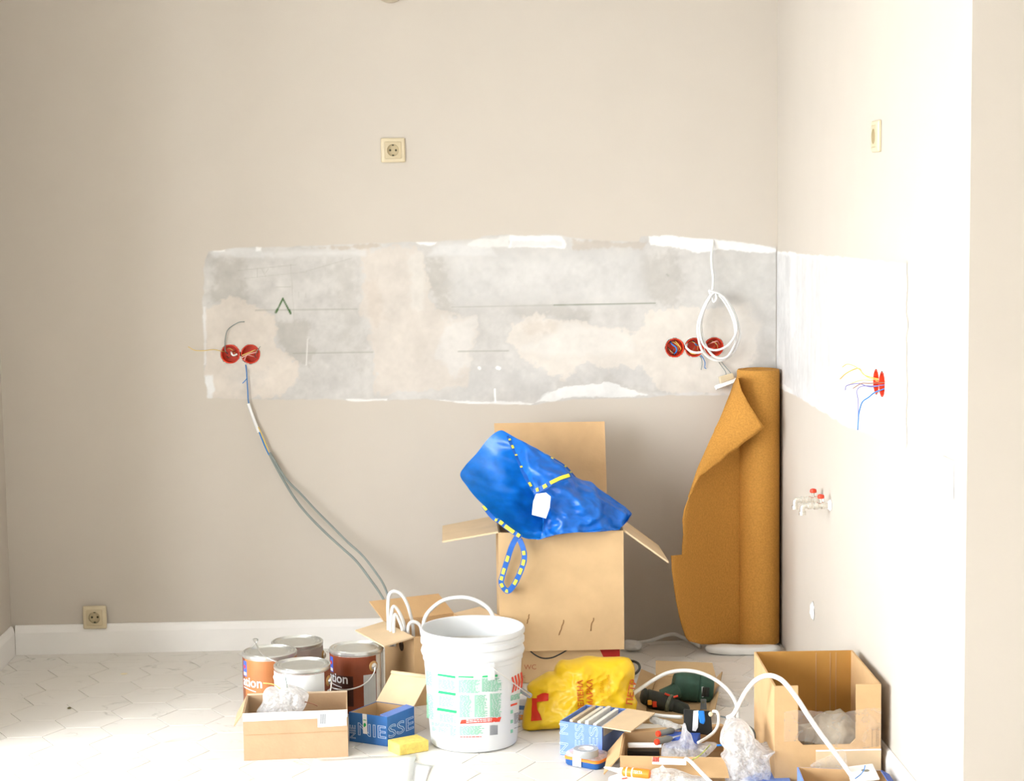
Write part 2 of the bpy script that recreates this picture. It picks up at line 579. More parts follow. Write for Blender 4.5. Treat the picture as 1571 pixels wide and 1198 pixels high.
# ceiling and walls
bm = NB(); add_box(bm, (XL-WT, YF-0.2, CEIL), (XR+0.2, 0.26, CEIL+0.15))
struct(obj('ceiling', bm, M_ceil))
JL = [V(353.5, 543), V(384.5, 543)]
JR = [V(1035, 533.5), V(1065, 533), V(1095.5, 532)]
zj = 1.0
bm = NB()
for lo, hi in (((LX-WT, 0, -0.1), (0.26, 0.22, 0.93)), ((LX-WT, 0, 1.07), (0.26, 0.22, CEIL)),
               ((LX-WT, 0, 0.93), (-1.885, 0.22, 1.07)), ((-1.70, 0, 0.93), (-0.405, 0.22, 1.07)), ((-0.155, 0, 0.93), (0.26, 0.22, 1.07)),
               ((-1.885, 0.08, 0.93), (-1.70, 0.22, 1.07)), ((-0.405, 0.08, 0.93), (-0.155, 0.22, 1.07))):
    add_box(bm, lo, hi)
wall_back = struct(obj('wall_back', bm, M_wall))
JRW = [RW(1345.5, 585.5), RW(1354.5, 589.5)]
ymid = (JRW[0].y+JRW[1].y)/2; zmid = (JRW[0].z+JRW[1].z)/2
ya, yb, za, zb = ymid-0.10, ymid+0.10, zmid-0.06, zmid+0.06
bm = NB()
for lo, hi in (((0, RE, -0.1), (0.30, 0, za)), ((0, RE, zb), (0.30, 0, CEIL)), ((0, RE, za), (0.30, ya, zb)), ((0, yb, za), (0.30, 0, zb)), ((0.08, ya, za), (0.30, yb, zb)),
               ((0.30, RE, -0.1), (XR+0.2, RE+0.25, CEIL))):
    add_box(bm, lo, hi)
wall_right = struct(obj('wall_right', bm, M_wall))
bm = NB(); add_box(bm, (XL-WT, YS, -0.1), (LX, 0.0, CEIL))
struct(obj('wall_left', bm, M_wall))
bm = NB()
ys = [YS]
for (a, b, z0, z1) in WINS: ys += [a, b]
ys.append(YF-0.2)
for i in range(0, len(ys), 2): add_box(bm, (XL-WT, ys[i+1], -0.1), (XL, ys[i], CEIL))
for (a, b, z0, z1) in WINS:
    add_box(bm, (XL-WT, b, -0.1), (XL, a, z0)); add_box(bm, (XL-WT, b, z1), (XL, a, CEIL))
struct(obj('wall_outer_left', bm, M_wall))
bm = NB(); add_box(bm, (XL-WT, YF-0.2, -0.1), (XR+0.2, YF, CEIL))
struct(obj('wall_front', bm, M_wall))
bm = NB(); add_box(bm, (XR, YF, -0.1), (XR+0.2, RE, CEIL))
struct(obj('wall_far_right', bm, M_wall))
# street level far below the windows
bm = NB(); add_box(bm, (-90, -90, -7.2), (XL-WT-0.5, 90, -7.0))
struct(obj('ground_outside', bm, mat('asphalt', (0.22, 0.22, 0.21), 0.9, 0.2, 0.4)))
# windows in the left wall (beside the camera's view): frame, mullion, panes
mg, nt, N, L, b = nodes_of('window_glass')
gl = N.new('ShaderNodeBsdfGlossy'); gl.inputs['Roughness'].default_value = 0.02
tr = N.new('ShaderNodeBsdfTransparent'); mx = N.new('ShaderNodeMixShader'); mx.inputs[0].default_value = 0.06
L.new(tr.outputs[0], mx.inputs[1]); L.new(gl.outputs[0], mx.inputs[2]); L.new(mx.outputs[0], N['Material Output'].inputs[0])
for i, (a, b_, z0, z1) in enumerate(WINS):
    xf = XL-0.16
    bm = NB()
    for lo, hi in (((xf-0.03, b_, z0), (xf+0.03, b_+0.05, z1)), ((xf-0.03, a-0.05, z0), (xf+0.03, a, z1)),
                   ((xf-0.03, b_+0.05, z0), (xf+0.03, a-0.05, z0+0.05)), ((xf-0.03, b_+0.05, z1-0.05), (xf+0.03, a-0.05, z1))):
        add_box(bm, lo, hi)
    w = struct(obj('window_%d' % (i+1), bm, M_trim))
    mid = (a+b_)/2
    bm = NB(); add_box(bm, (xf-0.025, mid-0.03, z0+0.05), (xf+0.025, mid+0.03, z1-0.05)); obj('mullion', bm, M_trim, w)
    for (p, q) in ((b_+0.05, mid-0.03), (mid+0.03, a-0.05)):
        bm = NB(); add_box(bm, (xf-0.004, p, z0+0.05), (xf+0.004, q, z1-0.05)); obj('pane', bm, mg, w)
    bm = NB(); add_box(bm, (XL-WT+0.12, b_+0.001, z0+0.0005), (XL+0.02, a-0.001, z0+0.02)); obj('sill', bm, M_trim, w)

# baseboards
def baseboard(name, segs):
    bm = NB()
    for p, q, n in segs:
        p, q, n = Vector(p), Vector(q), Vector(n)
        pr = [(0.0015, 0), (0.014, 0), (0.014, 0.075), (0.010, 0.092), (0.006, 0.0985), (0.0015, 0.1)]
        add_hex(bm, [p+n*a+Vector((0, 0, h)) for a, h in pr], [q+n*a+Vector((0, 0, h)) for a, h in pr])
    return struct(obj(name, bm, M_trim))
baseboard('baseboard_back', [((LX+0.0145, 0, 0.0002), (-0.95, 0, 0.0002), (0, -1, 0))])
baseboard('baseboard_left', [((LX, -1.17, 0.0002), (LX, -0.0155, 0.0002), (1, 0, 0))])
baseboard('baseboard_right', [((0, RE-0.002, 0.0002), (0, -0.62, 0.0002), (-1, 0, 0))])

# ------------------------------------------------------------------ the unfinished backsplash: plaster layers
def vnoise(x, y, seed):
    rs = np.random.RandomState(seed); T = rs.rand(64, 64)
    xi = np.floor(x).astype(int); yi = np.floor(y).astype(int)
    fx = x-xi; fy = y-yi; fx = fx*fx*(3-2*fx); fy = fy*fy*(3-2*fy)
    g = lambda a, b: T[a % 64, b % 64]
    return (g(xi, yi)*(1-fx)+g(xi+1, yi)*fx)*(1-fy)+(g(xi, yi+1)*(1-fx)+g(xi+1, yi+1)*fx)*fy
def nfbm(x, y, s, seed, o=4):
    v = 0; a = 0.5
    for i in range(o):
        v = v + a*vnoise(x*s+31.7*i, y*s+17.3*i, seed+i); s *= 2.1; a *= 0.5
    return v
def sdf(px, py, poly):
    P = np.array(poly, float); d = np.full(px.shape, 1e9); ins = np.zeros(px.shape, bool)
    for a, b in zip(P, np.roll(P, -1, axis=0)):
        e = b-a; wx = px-a[0]; wy = py-a[1]
        t = np.clip((wx*e[0]+wy*e[1])/(e@e+1e-9), 0, 1)
        d = np.minimum(d, np.hypot(wx-e[0]*t, wy-e[1]*t))
        c = ((a[1] > py) != (b[1] > py))
        xs = (b[0]-a[0])*(py-a[1])/((b[1]-a[1]) if abs(b[1]-a[1]) > 1e-9 else 1e-9)+a[0]
        ins ^= (c & (px < xs))
    return np.where(ins, -d, d)
def srgb(r, g, b):
    f = lambda c: (c/255/12.92) if c/255 <= 0.04045 else ((c/255+0.055)/1.055)**2.4
    return np.array([f(r), f(g), f(b)])
def patch(name, parent, origin, udir, vdir, nu, nv, step, layers, outer, lines, base_col, holes, wall_col, nmul=1.0, streak=(1, 1)):
    U, Vv = np.meshgrid(np.arange(nu), np.arange(nv), indexing='ij')
    P = np.array(origin)[None, None, :] + U[..., None]*step*np.array(udir) + Vv[..., None]*step*np.array(vdir)
    px, py = project_np(P.reshape(-1, 3)); px = px.reshape(nu, nv); py = py.reshape(nu, nv)
    uu, vv = U*step, Vv*step
    n1 = nfbm(uu, vv, 9, 5); n2 = nfbm(uu*streak[0], vv*streak[1], 22, 40); n3 = nfbm(uu, vv, 70, 80)
    e1 = nfbm(uu*0.45, vv, 30, 120)-0.47
    so = sdf(px, py, outer) + e1*7*nmul
    col = np.ones((nu, nv, 3))*np.array(base_col)
    col *= (1 + 0.24*(n1-0.47)+0.30*(n2-0.47)+0.16*(n3-0.47))[..., None]
    for poly, c, soft, ragged, op in layers:
        d = sdf(px, py, poly) + (n2-0.47)*ragged*3.4 + (n3-0.47)*ragged*2.6 + e1*ragged*1.5
        a = np.clip(0.5-d/soft, 0, 1)*op
        a = a*(0.92+0.16*(n1-0.47))
        cc = np.array(c)*(1+0.12*(n1-0.47)+0.16*(n2-0.47)+0.10*(n3-0.47))[..., None]
        col = col*(1-a[..., None]) + cc*a[..., None]
    col = col*0.83
    for (p, q, w, c, op) in lines:
        p, q = np.array(p, float), np.array(q, float); e = q-p
        t = np.clip(((px-p[0])*e[0]+(py-p[1])*e[1])/(e@e), 0, 1)
        d = np.hypot(px-p[0]-e[0]*t, py-p[1]-e[1]*t)
        a = np.clip((w-d)/1.2+0.5, 0, 1)*op*np.clip(0.4+1.4*(nfbm(uu, vv, 40, 200)), 0, 1)
        col = col*(1-a[..., None]) + np.array(c)*a[..., None]
    a = np.clip(so/2.0+0.5, 0, 1)[..., None]
    col = col*(1-a) + np.array(wall_col)*a
    keep = so < 6
    for c, r in holes:
        keep &= np.linalg.norm(P-np.array(c), axis=2) > r
    idx = np.arange(nu*nv).reshape(nu, nv)
    k4 = keep[:-1, :-1] & keep[1:, :-1] & keep[1:, 1:] & keep[:-1, 1:]
    F = np.stack([idx[:-1, :-1], idx[1:, :-1], idx[1:, 1:], idx[:-1, 1:]], -1)[k4]
    used = np.zeros(nu*nv, bool); used[F.ravel()] = True
    remap = np.cumsum(used)-1
    Pv = P.reshape(-1, 3).copy()
    nrm = np.cross(udir, vdir)
    th = (np.clip(-so/6, 0, 1)*0.0016*(0.6+0.8*n2)).reshape(-1)
    Pv += nrm[None, :]*(0.0006+th)[:, None]
    Pv = Pv[used]; F = remap[F]
    me = bpy.data.meshes.new(name)
    me.from_pydata(Pv.tolist(), [], F.tolist())
    at = me.color_attributes.new('Col', 'FLOAT_COLOR', 'POINT')
    cc = np.ones((len(Pv), 4), np.float32); cc[:, :3] = np.clip(col.reshape(-1, 3)[used], 0, 1)
    at.data.foreach_set('color', cc.ravel())
    return link_mesh(name, me, MATS['plaster'], parent, smooth=True)
MATS['plaster'] = vcol_mat('plaster')
GREY = np.array((0.66, 0.635, 0.60)); WARM = np.array((0.80, 0.72, 0.635)); WHITE = np.array((0.98, 0.97, 0.95)); DARK = np.array((0.55, 0.52, 0.47)); TAUPE = np.array((0.60, 0.51, 0.41))
outer_b = [(313, 398), (320, 385), (345, 381), (400, 379), (445, 377), (500, 376), (550, 374), (600, 373), (640, 371), (690, 369), (730, 367), (740, 362), (780, 360), (858, 361), (880, 366), (945, 371), (980, 371), (983, 362),
           (1030, 361), (1090, 367), (1140, 370), (1165, 374), (1200, 381), (1200, 606), (1100, 607), (1050, 605), (1000, 609), (950, 611), (880, 613), (838, 617), (815, 622), (760, 621), (700, 618), (655, 613), (590, 615), (535, 616), (500, 613), (440, 613), (380, 611), (318, 611), (312, 560), (312, 460)]
lay_b = [
    ([(330, 395), (372, 395), (372, 455), (340, 465), (318, 450)], DARK, 14, 8, 0.7),
    ([(425, 492), (470, 495), (482, 540), (475, 565), (460, 560), (430, 525)], DARK, 7, 7, 0.75),
    ([(500, 400), (548, 395), (552, 440), (540, 520), (575, 545), (560, 570), (525, 520)], DARK, 22, 9, 0.4),
    ([(648, 395), (678, 392), (695, 470), (700, 488), (672, 470), (655, 440)], DARK, 12, 10, 0.7),
    ([(790, 470), (860, 465), (905, 480), (900, 495), (850, 492), (800, 488)], DARK, 8, 6, 0.6),
    ([(985, 395), (1030, 388), (1050, 430), (1040, 478), (1010, 470), (985, 425)], DARK, 12, 8, 0.55),
    ([(1110, 395), (1190, 395), (1190, 480), (1130, 470)], DARK, 30, 10, 0.35),
    ([(1160, 520), (1190, 520), (1190, 600), (1130, 600)], DARK, 20, 8, 0.45),
    ([(700, 560), (860, 570), (1000, 560), (1000, 600), (820, 610), (690, 605)], (0.64, 0.625, 0.60), 20, 8, 0.6),
    ([(690, 390), (980, 385), (985, 462), (700, 470)], (0.735, 0.72, 0.695), 24, 8, 0.65),
    ([(1060, 400), (1180, 390), (1185, 470), (1060, 470)], (0.70, 0.68, 0.645), 24, 8, 0.5),
    ([(313, 473), (335, 468), (352, 458), (372, 468), (395, 474), (420, 488), (424, 530), (440, 548), (461, 560), (455, 585), (430, 605), (380, 610), (315, 610)], WARM, 4, 5, 0.95),
    ([(345, 560), (410, 565), (420, 590), (360, 600)], (0.74, 0.69, 0.63), 14, 8, 0.6),
    ([(552, 382), (640, 378), (652, 400), (655, 440), (668, 478), (690, 486), (728, 488), (730, 510), (722, 560), (715, 592), (668, 602), (600, 604), (572, 602), (574, 560), (568, 505), (552, 470), (556, 430)], (0.74, 0.675, 0.605), 4, 6, 0.95),
    ([(625, 388), (648, 385), (652, 440), (645, 500), (630, 470)], (0.81, 0.77, 0.71), 8, 6, 0.8),
    ([(680, 490), (729, 488), (722, 560), (690, 580), (668, 545)], (0.80, 0.77, 0.73), 7, 6, 0.8),
    ([(556, 430), (580, 428), (590, 490), (572, 505)], (0.71, 0.63, 0.55), 8, 5, 0.7),
    ([(778, 522), (786, 496), (808, 486), (850, 486), (872, 497), (920, 500), (972, 508), (988, 500), (985, 482), (1010, 474), (1040, 470), (1090, 474), (1140, 470), (1162, 500), (1160, 540), (1148, 565), (1120, 606), (1030, 606), (1005, 590), (985, 566), (945, 562), (905, 558), (880, 570), (868, 582), (840, 575), (800, 548)], (0.815, 0.755, 0.68), 4, 6, 0.95),
    ([(800, 495), (850, 492), (855, 512), (812, 515)], (0.74, 0.665, 0.58), 8, 5, 0.7),
    ([(865, 500), (975, 512), (970, 540), (850, 548), (795, 535), (830, 522)], (0.86, 0.82, 0.76), 8, 6, 0.75),
    ([(1100, 470), (1150, 462), (1168, 500), (1160, 552), (1120, 575), (1125, 520)], (0.82, 0.77, 0.71), 8, 6, 0.7),
    ([(850, 588), (950, 585), (1010, 600), (1000, 604), (850, 606)], DARK, 8, 6, 0.35),
    # brushed white and taupe edge strokes
    ([(325, 381), (346, 380), (420, 385), (420, 396), (328, 392)], (0.80, 0.79, 0.77), 5, 4, 0.75),
    ([(326, 380), (347, 381), (346, 387), (328, 386)], WHITE, 2, 1, 1),
    ([(393, 378), (402, 378), (401, 385), (393, 385)], WHITE, 2, 1, 1),
    ([(420, 384), (560, 384), (560, 392), (420, 394)], (0.79, 0.77, 0.74), 6, 4, 0.8),
    ([(465, 381), (520, 377), (586, 373), (586, 379), (520, 383)], TAUPE, 3, 3, 0.7),
    ([(637, 371), (672, 371), (668, 377), (645, 376)], WHITE, 2, 1.5, 1),
    ([(672, 371), (755, 376), (760, 392), (655, 393)], (0.78, 0.77, 0.75), 5, 3, 0.75),
    ([(715, 376), (735, 367), (782, 361), (782, 379), (740, 381)], (0.87, 0.86, 0.82), 3, 2, 0.9),
    ([(782, 360), (862, 362), (868, 374), (866, 381), (780, 379)], WHITE, 2, 1.5, 0.95),
    ([(785, 369), (862, 369), (862, 378), (785, 379)], (0.80, 0.79, 0.77), 2, 1.5, 0.9),
    ([(880, 368), (945, 371), (990, 374), (985, 380), (880, 380)], TAUPE, 3, 3, 0.6),
    ([(996, 363), (1035, 361), (1090, 367), (1165, 374), (1193, 381), (1192, 387), (1160, 387), (1120, 383), (1070, 386), (1030, 378), (998, 376)], WHITE, 2, 2, 1),
    ([(820, 618), (838, 604), (860, 594), (900, 590), (925, 587), (950, 591), (998, 606), (960, 609), (880, 609), (850, 616)], (0.93, 0.93, 0.91), 2, 2, 1),
    ([(660, 612), (720, 616), (790, 616), (820, 618), (815, 622), (760, 621), (690, 618)], WHITE, 2, 1.5, 0.9),
    ([(530, 612), (594, 612), (594, 617), (535, 616)], WHITE, 2, 1, 0.95),
    ([(595, 613), (655, 611), (662, 614), (640, 617), (600, 617)], TAUPE, 2, 1.5, 0.6),
    ([(313, 577), (326, 575), (330, 600), (322, 612), (315, 608)], (0.91, 0.91, 0.90), 3, 2, 0.95),
    ([(311, 470), (316, 470), (317, 560), (312, 560)], (0.88, 0.86, 0.84), 2, 1.5, 0.8),
    ([(1000, 603), (1100, 603), (1105, 608), (1010, 610)], (0.82, 0.81, 0.80), 4, 3, 0.7),
]
PEN = (0.36, 0.35, 0.30); GRN = (0.05, 0.12, 0.03)
lines_b = [((392, 476), (548, 474), 0.9, PEN, 0.75), ((693, 471), (850, 468), 0.8, PEN, 0.6), ((850, 468), (1005, 465), 1.0, (0.2, 0.22, 0.16), 0.8), ((450, 542), (572, 540), 0.9, PEN, 0.75), ((703, 539), (780, 538), 0.9, PEN, 0.8),
           ((424, 479), (434, 458), 1.3, GRN, 1.0), ((434, 458), (445, 479), 1.3, GRN, 1.0), ((423, 479), (426, 474), 1.8, GRN, 1.0), ((444, 476), (446, 481), 1.6, GRN, 1.0),
           ((365, 415), (455, 406), 0.6, PEN, 0.45), ((375, 427), (470, 417), 0.5, PEN, 0.35), ((470, 416), (540, 396), 0.6, PEN, 0.4), ((446, 405), (452, 500), 0.5, PEN, 0.4), ((424, 440), (446, 440), 0.6, PEN, 0.5),
           ((395, 412), (395, 425), 0.6, PEN, 0.4), ((402, 413), (408, 424), 0.6, PEN, 0.4), ((412, 412), (408, 418), 0.6, PEN, 0.4), ((458, 448), (458, 457), 0.6, PEN, 0.4), ((469, 450), (469, 456), 0.6, PEN, 0.4),
           ((759, 597), (760, 616), 1.2, WHITE, 0.9), ((735, 564), (736, 565), 2.2, WHITE, 0.9), ((763, 564), (766, 565), 2.4, WHITE, 0.9), ((472, 520), (470, 560), 0.9, (0.78, 0.76, 0.73), 0.7), ((1023, 421), (1025, 423), 1.2, PEN, 0.9),
           ((1193, 386), (1193, 560), 1.2, (0.86, 0.85, 0.83), 0.6)]
st = 0.003
holes_b = [((c.x, 0, c.z), 0.031) for c in JL+JR]
patch('plaster_patch', wall_back, (-1.925, -0.0003, 0.815), (1, 0, 0), (0, 0, 1), 641, 196, st, lay_b, outer_b, lines_b, GREY, holes_b, WALLC)
outer_r = [(1180, 384), (1215, 388), (1245, 391), (1290, 394), (1340, 400), (1387, 405), (1385, 683), (1360, 676), (1325, 662), (1304, 655), (1286, 646), (1262, 631), (1240, 618), (1216, 605), (1180, 590)]
lay_r = [
    ([(1214, 390), (1222, 391), (1221, 505), (1216, 517), (1213, 500)], WHITE, 2, 2, 0.95),
    ([(1296, 392), (1390, 402), (1390, 480), (1296, 470)], (0.88, 0.87, 0.86), 20, 8, 0.8),
    ([(1294, 660), (1300, 560), (1390, 560), (1390, 690)], (0.86, 0.86, 0.85), 14, 8, 0.8),
    ([(1225, 400), (1290, 400), (1290, 600), (1225, 590)], (0.72, 0.70, 0.68), 26, 8, 0.5),
    ([(1195, 586), (1216, 598), (1218, 606), (1196, 596)], WHITE, 3, 2, 0.9),
    ([(1252, 620), (1280, 634), (1276, 640), (1252, 628)], WHITE, 3, 2, 0.9),
    ([(1300, 648), (1335, 662), (1330, 668), (1300, 656)], WHITE, 3, 2, 0.9),
    ([(1355, 670), (1386, 680), (1386, 686), (1355, 676)], WHITE, 3, 2, 0.9),
    ([(1194, 384), (1290, 393), (1290, 399), (1194, 389)], WHITE, 3, 3, 0.8),
]
holes_r = [((0, c.y, c.z), 0.031) for c in JRW]
patch('plaster_patch', wall_right, (-0.0003, -0.001, 0.72), (0, -1, 0), (0, 0, 1), 620, 240, st, lay_r, outer_r, [], (0.76, 0.745, 0.73), holes_r, WALLC, streak=(1.6, 0.35))

# ================================================================== things on the walls
def basis(o, u, v):
    o, u, v = Vector(o), Vector(u), Vector(v); n = u.cross(v)
    return lambda a, b, c: o + u*a + v*b + n*c
def socket(o, u, v, label, size=0.080):
    B = basis(o, u, v); h = size/2
    t = thing('wall_socket', label, 'socket', o)
    sq = lambda r, c, rr=0.004: [B(r*sx - rr*sx*(1-math.cos(q)), r*sy - rr*sy*(1-math.sin(q)), c) for (sx, sy, q) in
        ((1, 1, 0), (1, 1, 0.78), (1, 1, 1.57), (-1, 1, 1.57), (-1, 1, 0.78), (-1, 1, 0), (-1, -1, 0), (-1, -1, 0.78), (-1, -1, 1.57), (1, -1, 1.57), (1, -1, 0.78), (1, -1, 0))]
    bm = NB(); add_rings(bm, [sq(h, 0.0012), sq(h, 0.006), sq(h-0.003, 0.0095), sq(h-0.012, 0.0115), sq(h-0.0125, 0.009)], cap1=False)
    obj('frame', bm, M_ivory, t, auto=0.5)
    # insert plate with round recess
    bm = NB(); n = 32; r = 0.0195; q = h-0.0128
    circ = [B(r*math.cos(2*math.pi*i/n), r*math.sin(2*math.pi*i/n), 0.0125) for i in range(n)]
    def on_sq(i):
        a = 2*math.pi*i/n; c, s = math.cos(a), math.sin(a); k = q/max(abs(c), abs(s)); return (c*k, s*k)
    add_rings(bm, [[B(*on_sq(i), 0.009) for i in range(n)], [B(*on_sq(i), 0.0115) for i in range(n)], circ], cap0=False, cap1=False)
    obj('insert', bm, M_ivory_in, t, auto=0.5)
    bm = NB(); add_rings(bm, [circ, [B(r*0.96*math.cos(2*math.pi*i/n), r*0.96*math.sin(2*math.pi*i/n), 0.003) for i in range(n)]], cap0=False)
    obj('recess', bm, M_ivory_dk, t, auto=0.5)
    for s in (-1, 1):
        bm = NB(); add_lathe(bm, B(s*0.0095, 0, 0.0031), B(0, 0, 1)-B(0, 0, 0), [(0.0036, 0), (0.0036, 0.0008), (0.002, 0.001)], 12); obj('pin_hole', bm, M_hole, t)
        bm = NB(); add_hex(bm, [B(-0.003, s*0.0185, 0.004), B(0.003, s*0.0185, 0.004), B(0.003, s*0.0148, 0.004), B(-0.003, s*0.0148, 0.004)],
                           [B(-0.003, s*0.0185, 0.010), B(0.003, s*0.0185, 0.010), B(0.003, s*0.0158, 0.010), B(-0.003, s*0.0158, 0.010)]); obj('earth_clip', bm, M_hole, t)
    return t
X_, Z_, Yn = (1, 0, 0), (0, 0, 1), (0, -1, 0)
socket(V(603, 230.5) , X_, Z_, 'ivory wall socket high above the bare plaster strip')
socket(V(147, 945) - Vector((0, 0.0145, 0)), X_, Z_, 'ivory wall socket low above the white baseboard', 0.078)
socket(RW(1347, 209), Yn, Z_, 'ivory wall socket seen edge-on on the bright side wall')
# switch plate on the side wall
o = RW(1456, 732); B = basis(o, Yn, Z_)
t = thing('light_switch', 'white switch plate near the outer edge of the bright side wall', 'switch', o)
sq = lambda r, c: [B(r, r, c), B(-r, r, c), B(-r, -r, c), B(r, -r, c)]
bm = NB(); add_rings(bm, [sq(0.043, 0.001), sq(0.043, 0.007), sq(0.040, 0.010), sq(0.029, 0.010), sq(0.0285, 0.006)], cap1=False); obj('frame', bm, M_white, t)
bm = NB(); add_hex(bm, sq(0.028, 0.006), [B(0.028, 0.028, 0.013), B(-0.028, 0.028, 0.013), B(-0.028, -0.028, 0.0095), B(0.028, -0.028, 0.0095)]); obj('rocker', bm, M_white, t)
# ventilation collar that just peeps in at the top edge
o = V(598, -22); B = basis(o, X_, Z_)
t = thing('vent_collar', 'round beige vent collar cut off by the top edge of the picture', 'vent', o)
bm = NB(); add_lathe(bm, o-Vector((0, 0.001, 0)), (0, -1, 0), [(0.056, 0), (0.056, 0.012), (0.05, 0.02), (0.043, 0.02), (0.042, 0.006)], 40, cap1=False); obj('ring', bm, mat('beige_plastic', (0.55, 0.47, 0.36), 0.5), t, auto=0.5)
for q in range(-2, 3):
    z = q*0.015; w = math.sqrt(0.042**2-z*z)
    bm = NB(); add_hex(bm, [B(-w, z-0.005, 0.004), B(w, z-0.005, 0.004), B(w, z+0.004, 0.004), B(-w, z+0.004, 0.004)], [B(-w, z-0.006, 0.013), B(w, z-0.006, 0.013), B(w, z-0.003, 0.014), B(-w, z-0.003, 0.014)]); obj('slat', bm, MATS['beige_plastic'], t)

# flush junction boxes: red cups with wire ends
def junction(o, u, v, label, wires, group=None):
    B = basis(o, u, v); ax = B(0, 0, -1)-B(0, 0, 0)
    t = thing('junction_box', label, 'junction box', o, group)
    bm = NB(); add_lathe(bm, B(0, 0, 0.0028), ax, [(0.0312, 0.0026), (0.0318, 0.0), (0.0290, 0.0), (0.0282, 0.004), (0.0275, 0.036), (0.0, 0.036)], 32, cap0=False, cap1=False)
    obj('cup', bm, M_red, t, auto=0.7)
    for pts, m, r in wires:
        tube_obj('wire', [B(*p) for p in pts], r, m, t, n=6, k=5)
    return t
w0 = lambda: [([(-0.02, 0.01, -0.045), (-0.005, 0.018, -0.02), (0.012, 0.006, -0.012), (0.016, -0.012, -0.03)], M_yel_w, 0.0016),
              ([(0.018, 0.015, -0.045), (0.004, 0.0, -0.014), (-0.008, -0.014, -0.02), (-0.02, -0.008, -0.04)], M_brn_w, 0.0016)]
jl0 = junction(JL[0], X_, Z_, 'red flush junction box with a grey wire bent upward, above the dangling grey cable', w0() + [
    ([(-0.012, -0.005, -0.045), (-0.016, 0.012, 0.004), (-0.014, 0.05, 0.012), (-0.004, 0.082, 0.016), (0.03, 0.105, 0.02), (0.052, 0.108, 0.018)], M_grey_cable, 0.0017),
    ([(-0.016, 0.004, -0.03), (-0.032, 0.012, 0.012), (-0.055, 0.017, 0.018), (-0.085, 0.014, 0.02), (-0.115, 0.016, 0.022), (-0.136, 0.028, 0.02)], M_yel_w, 0.0014),
    ([(0.012, 0.008, -0.02), (0.004, 0.006, 0.006), (0.010, -0.004, 0.01), (0.024, 0.0, 0.008)], M_steel, 0.004)])
jl1 = junction(JL[1], X_, Z_, 'red flush junction box with pink and orange wires crossing it, above the grey cable', [
    ([(-0.03, -0.012, 0.008), (-0.005, 0.0, 0.004), (0.018, 0.006, -0.006), (0.022, 0.016, -0.03)], mat('pink_wire', (0.80, 0.42, 0.36), 0.5), 0.0022),
    ([(-0.028, -0.004, 0.008), (-0.002, 0.006, 0.003), (0.016, 0.012, -0.01), (0.02, 0.002, -0.03)], M_yel_w, 0.002),
    ([(-0.02, -0.02, 0.01), (-0.012, -0.004, 0.006), (0.004, -0.008, -0.01), (0.016, -0.016, -0.035)], MATS['pink_wire'], 0.0018),
    ([(0.01, -0.01, -0.03), (0.024, 0.012, 0.004), (0.034, 0.026, 0.008)], M_grey_cable, 0.0013)])
jr = ['red flush junction box with blue wire curl, leftmost of the row of three',
      'red junction box half hidden by the white cable coil, middle of three',
      'red junction box seen inside the loop of the white cable coil']
for i, o in enumerate(JR):
    wr = w0()
    if i == 0:
        wr += [([(-0.014, 0.024, -0.03), (-0.008, 0.012, -0.008), (0.006, 0.0, -0.004), (0.006, -0.014, -0.006), (0.0, -0.024, -0.03)], M_blue_w, 0.0028),
               ([(0.004, 0.022, -0.03), (0.012, 0.012, -0.008), (0.022, -0.004, -0.01), (0.02, -0.014, -0.03)], mat('gold_wire', (0.75, 0.45, 0.08), 0.4), 0.0024),
               ([(-0.02, 0.0, -0.03), (-0.012, -0.012, -0.01), (-0.002, -0.02, -0.012)], mat('ochre_wire', (0.55, 0.38, 0.2), 0.5), 0.002)]
    elif i == 1:
        wr += [([(-0.02, -0.004, -0.03), (-0.012, -0.018, -0.006), (0.006, -0.022, -0.006), (0.02, -0.012, -0.03)], MATS['gold_wire'], 0.0022),
               ([(0.0, 0.02, -0.03), (0.008, 0.008, -0.01), (0.018, 0.004, -0.03)], M_blue_w, 0.0024),
               ([(0.012, -0.02, -0.02), (0.022, -0.035, 0.012), (0.024, -0.055, 0.016), (0.021, -0.074, 0.015)], M_grey_cable, 0.0015),
               ([(0.014, -0.018, -0.02), (0.026, -0.032, 0.012), (0.034, -0.05, 0.016), (0.033, -0.066, 0.015), (0.038, -0.071, 0.015)], M_blue_w, 0.0014)]
    else:
        wr += [([(-0.02, 0.006, -0.03), (-0.004, 0.014, -0.01), (0.012, 0.018, -0.008), (0.022, 0.006, -0.03)], MATS['pink_wire'], 0.0022),
               ([(-0.018, -0.012, -0.03), (0.0, -0.006, -0.012), (0.018, -0.01, -0.03)], M_red, 0.003)]
    junction(o, X_, Z_, jr[i], wr)
white_w = M_white_cable
junction(JRW[0], Yn, Z_, 'red junction box on the side wall, its yellow wires sticking out', [
    ([(0.0, 0.004, -0.04), (-0.03, 0.006, 0.012), (-0.07, 0.03, 0.035), (-0.12, 0.036, 0.05), (-0.15, 0.026, 0.058)], M_yel_w, 0.0013),
    ([(0.005, 0.0, -0.04), (-0.04, 0.012, 0.02), (-0.08, 0.028, 0.03), (-0.13, 0.012, 0.05), (-0.17, -0.008, 0.06)], MATS['gold_wire'], 0.0015),
    ([(0.0, -0.004, -0.04), (-0.05, 0.0, 0.02), (-0.10, -0.012, 0.04), (-0.14, -0.022, 0.045)], M_yel_w, 0.0012),
    ([(0.004, -0.008, -0.03), (-0.03, -0.016, 0.01), (-0.08, -0.012, 0.03), (-0.13, -0.022, 0.05), (-0.15, -0.036, 0.05)], mat('violet_wire', (0.20, 0.18, 0.42), 0.5), 0.0013)])
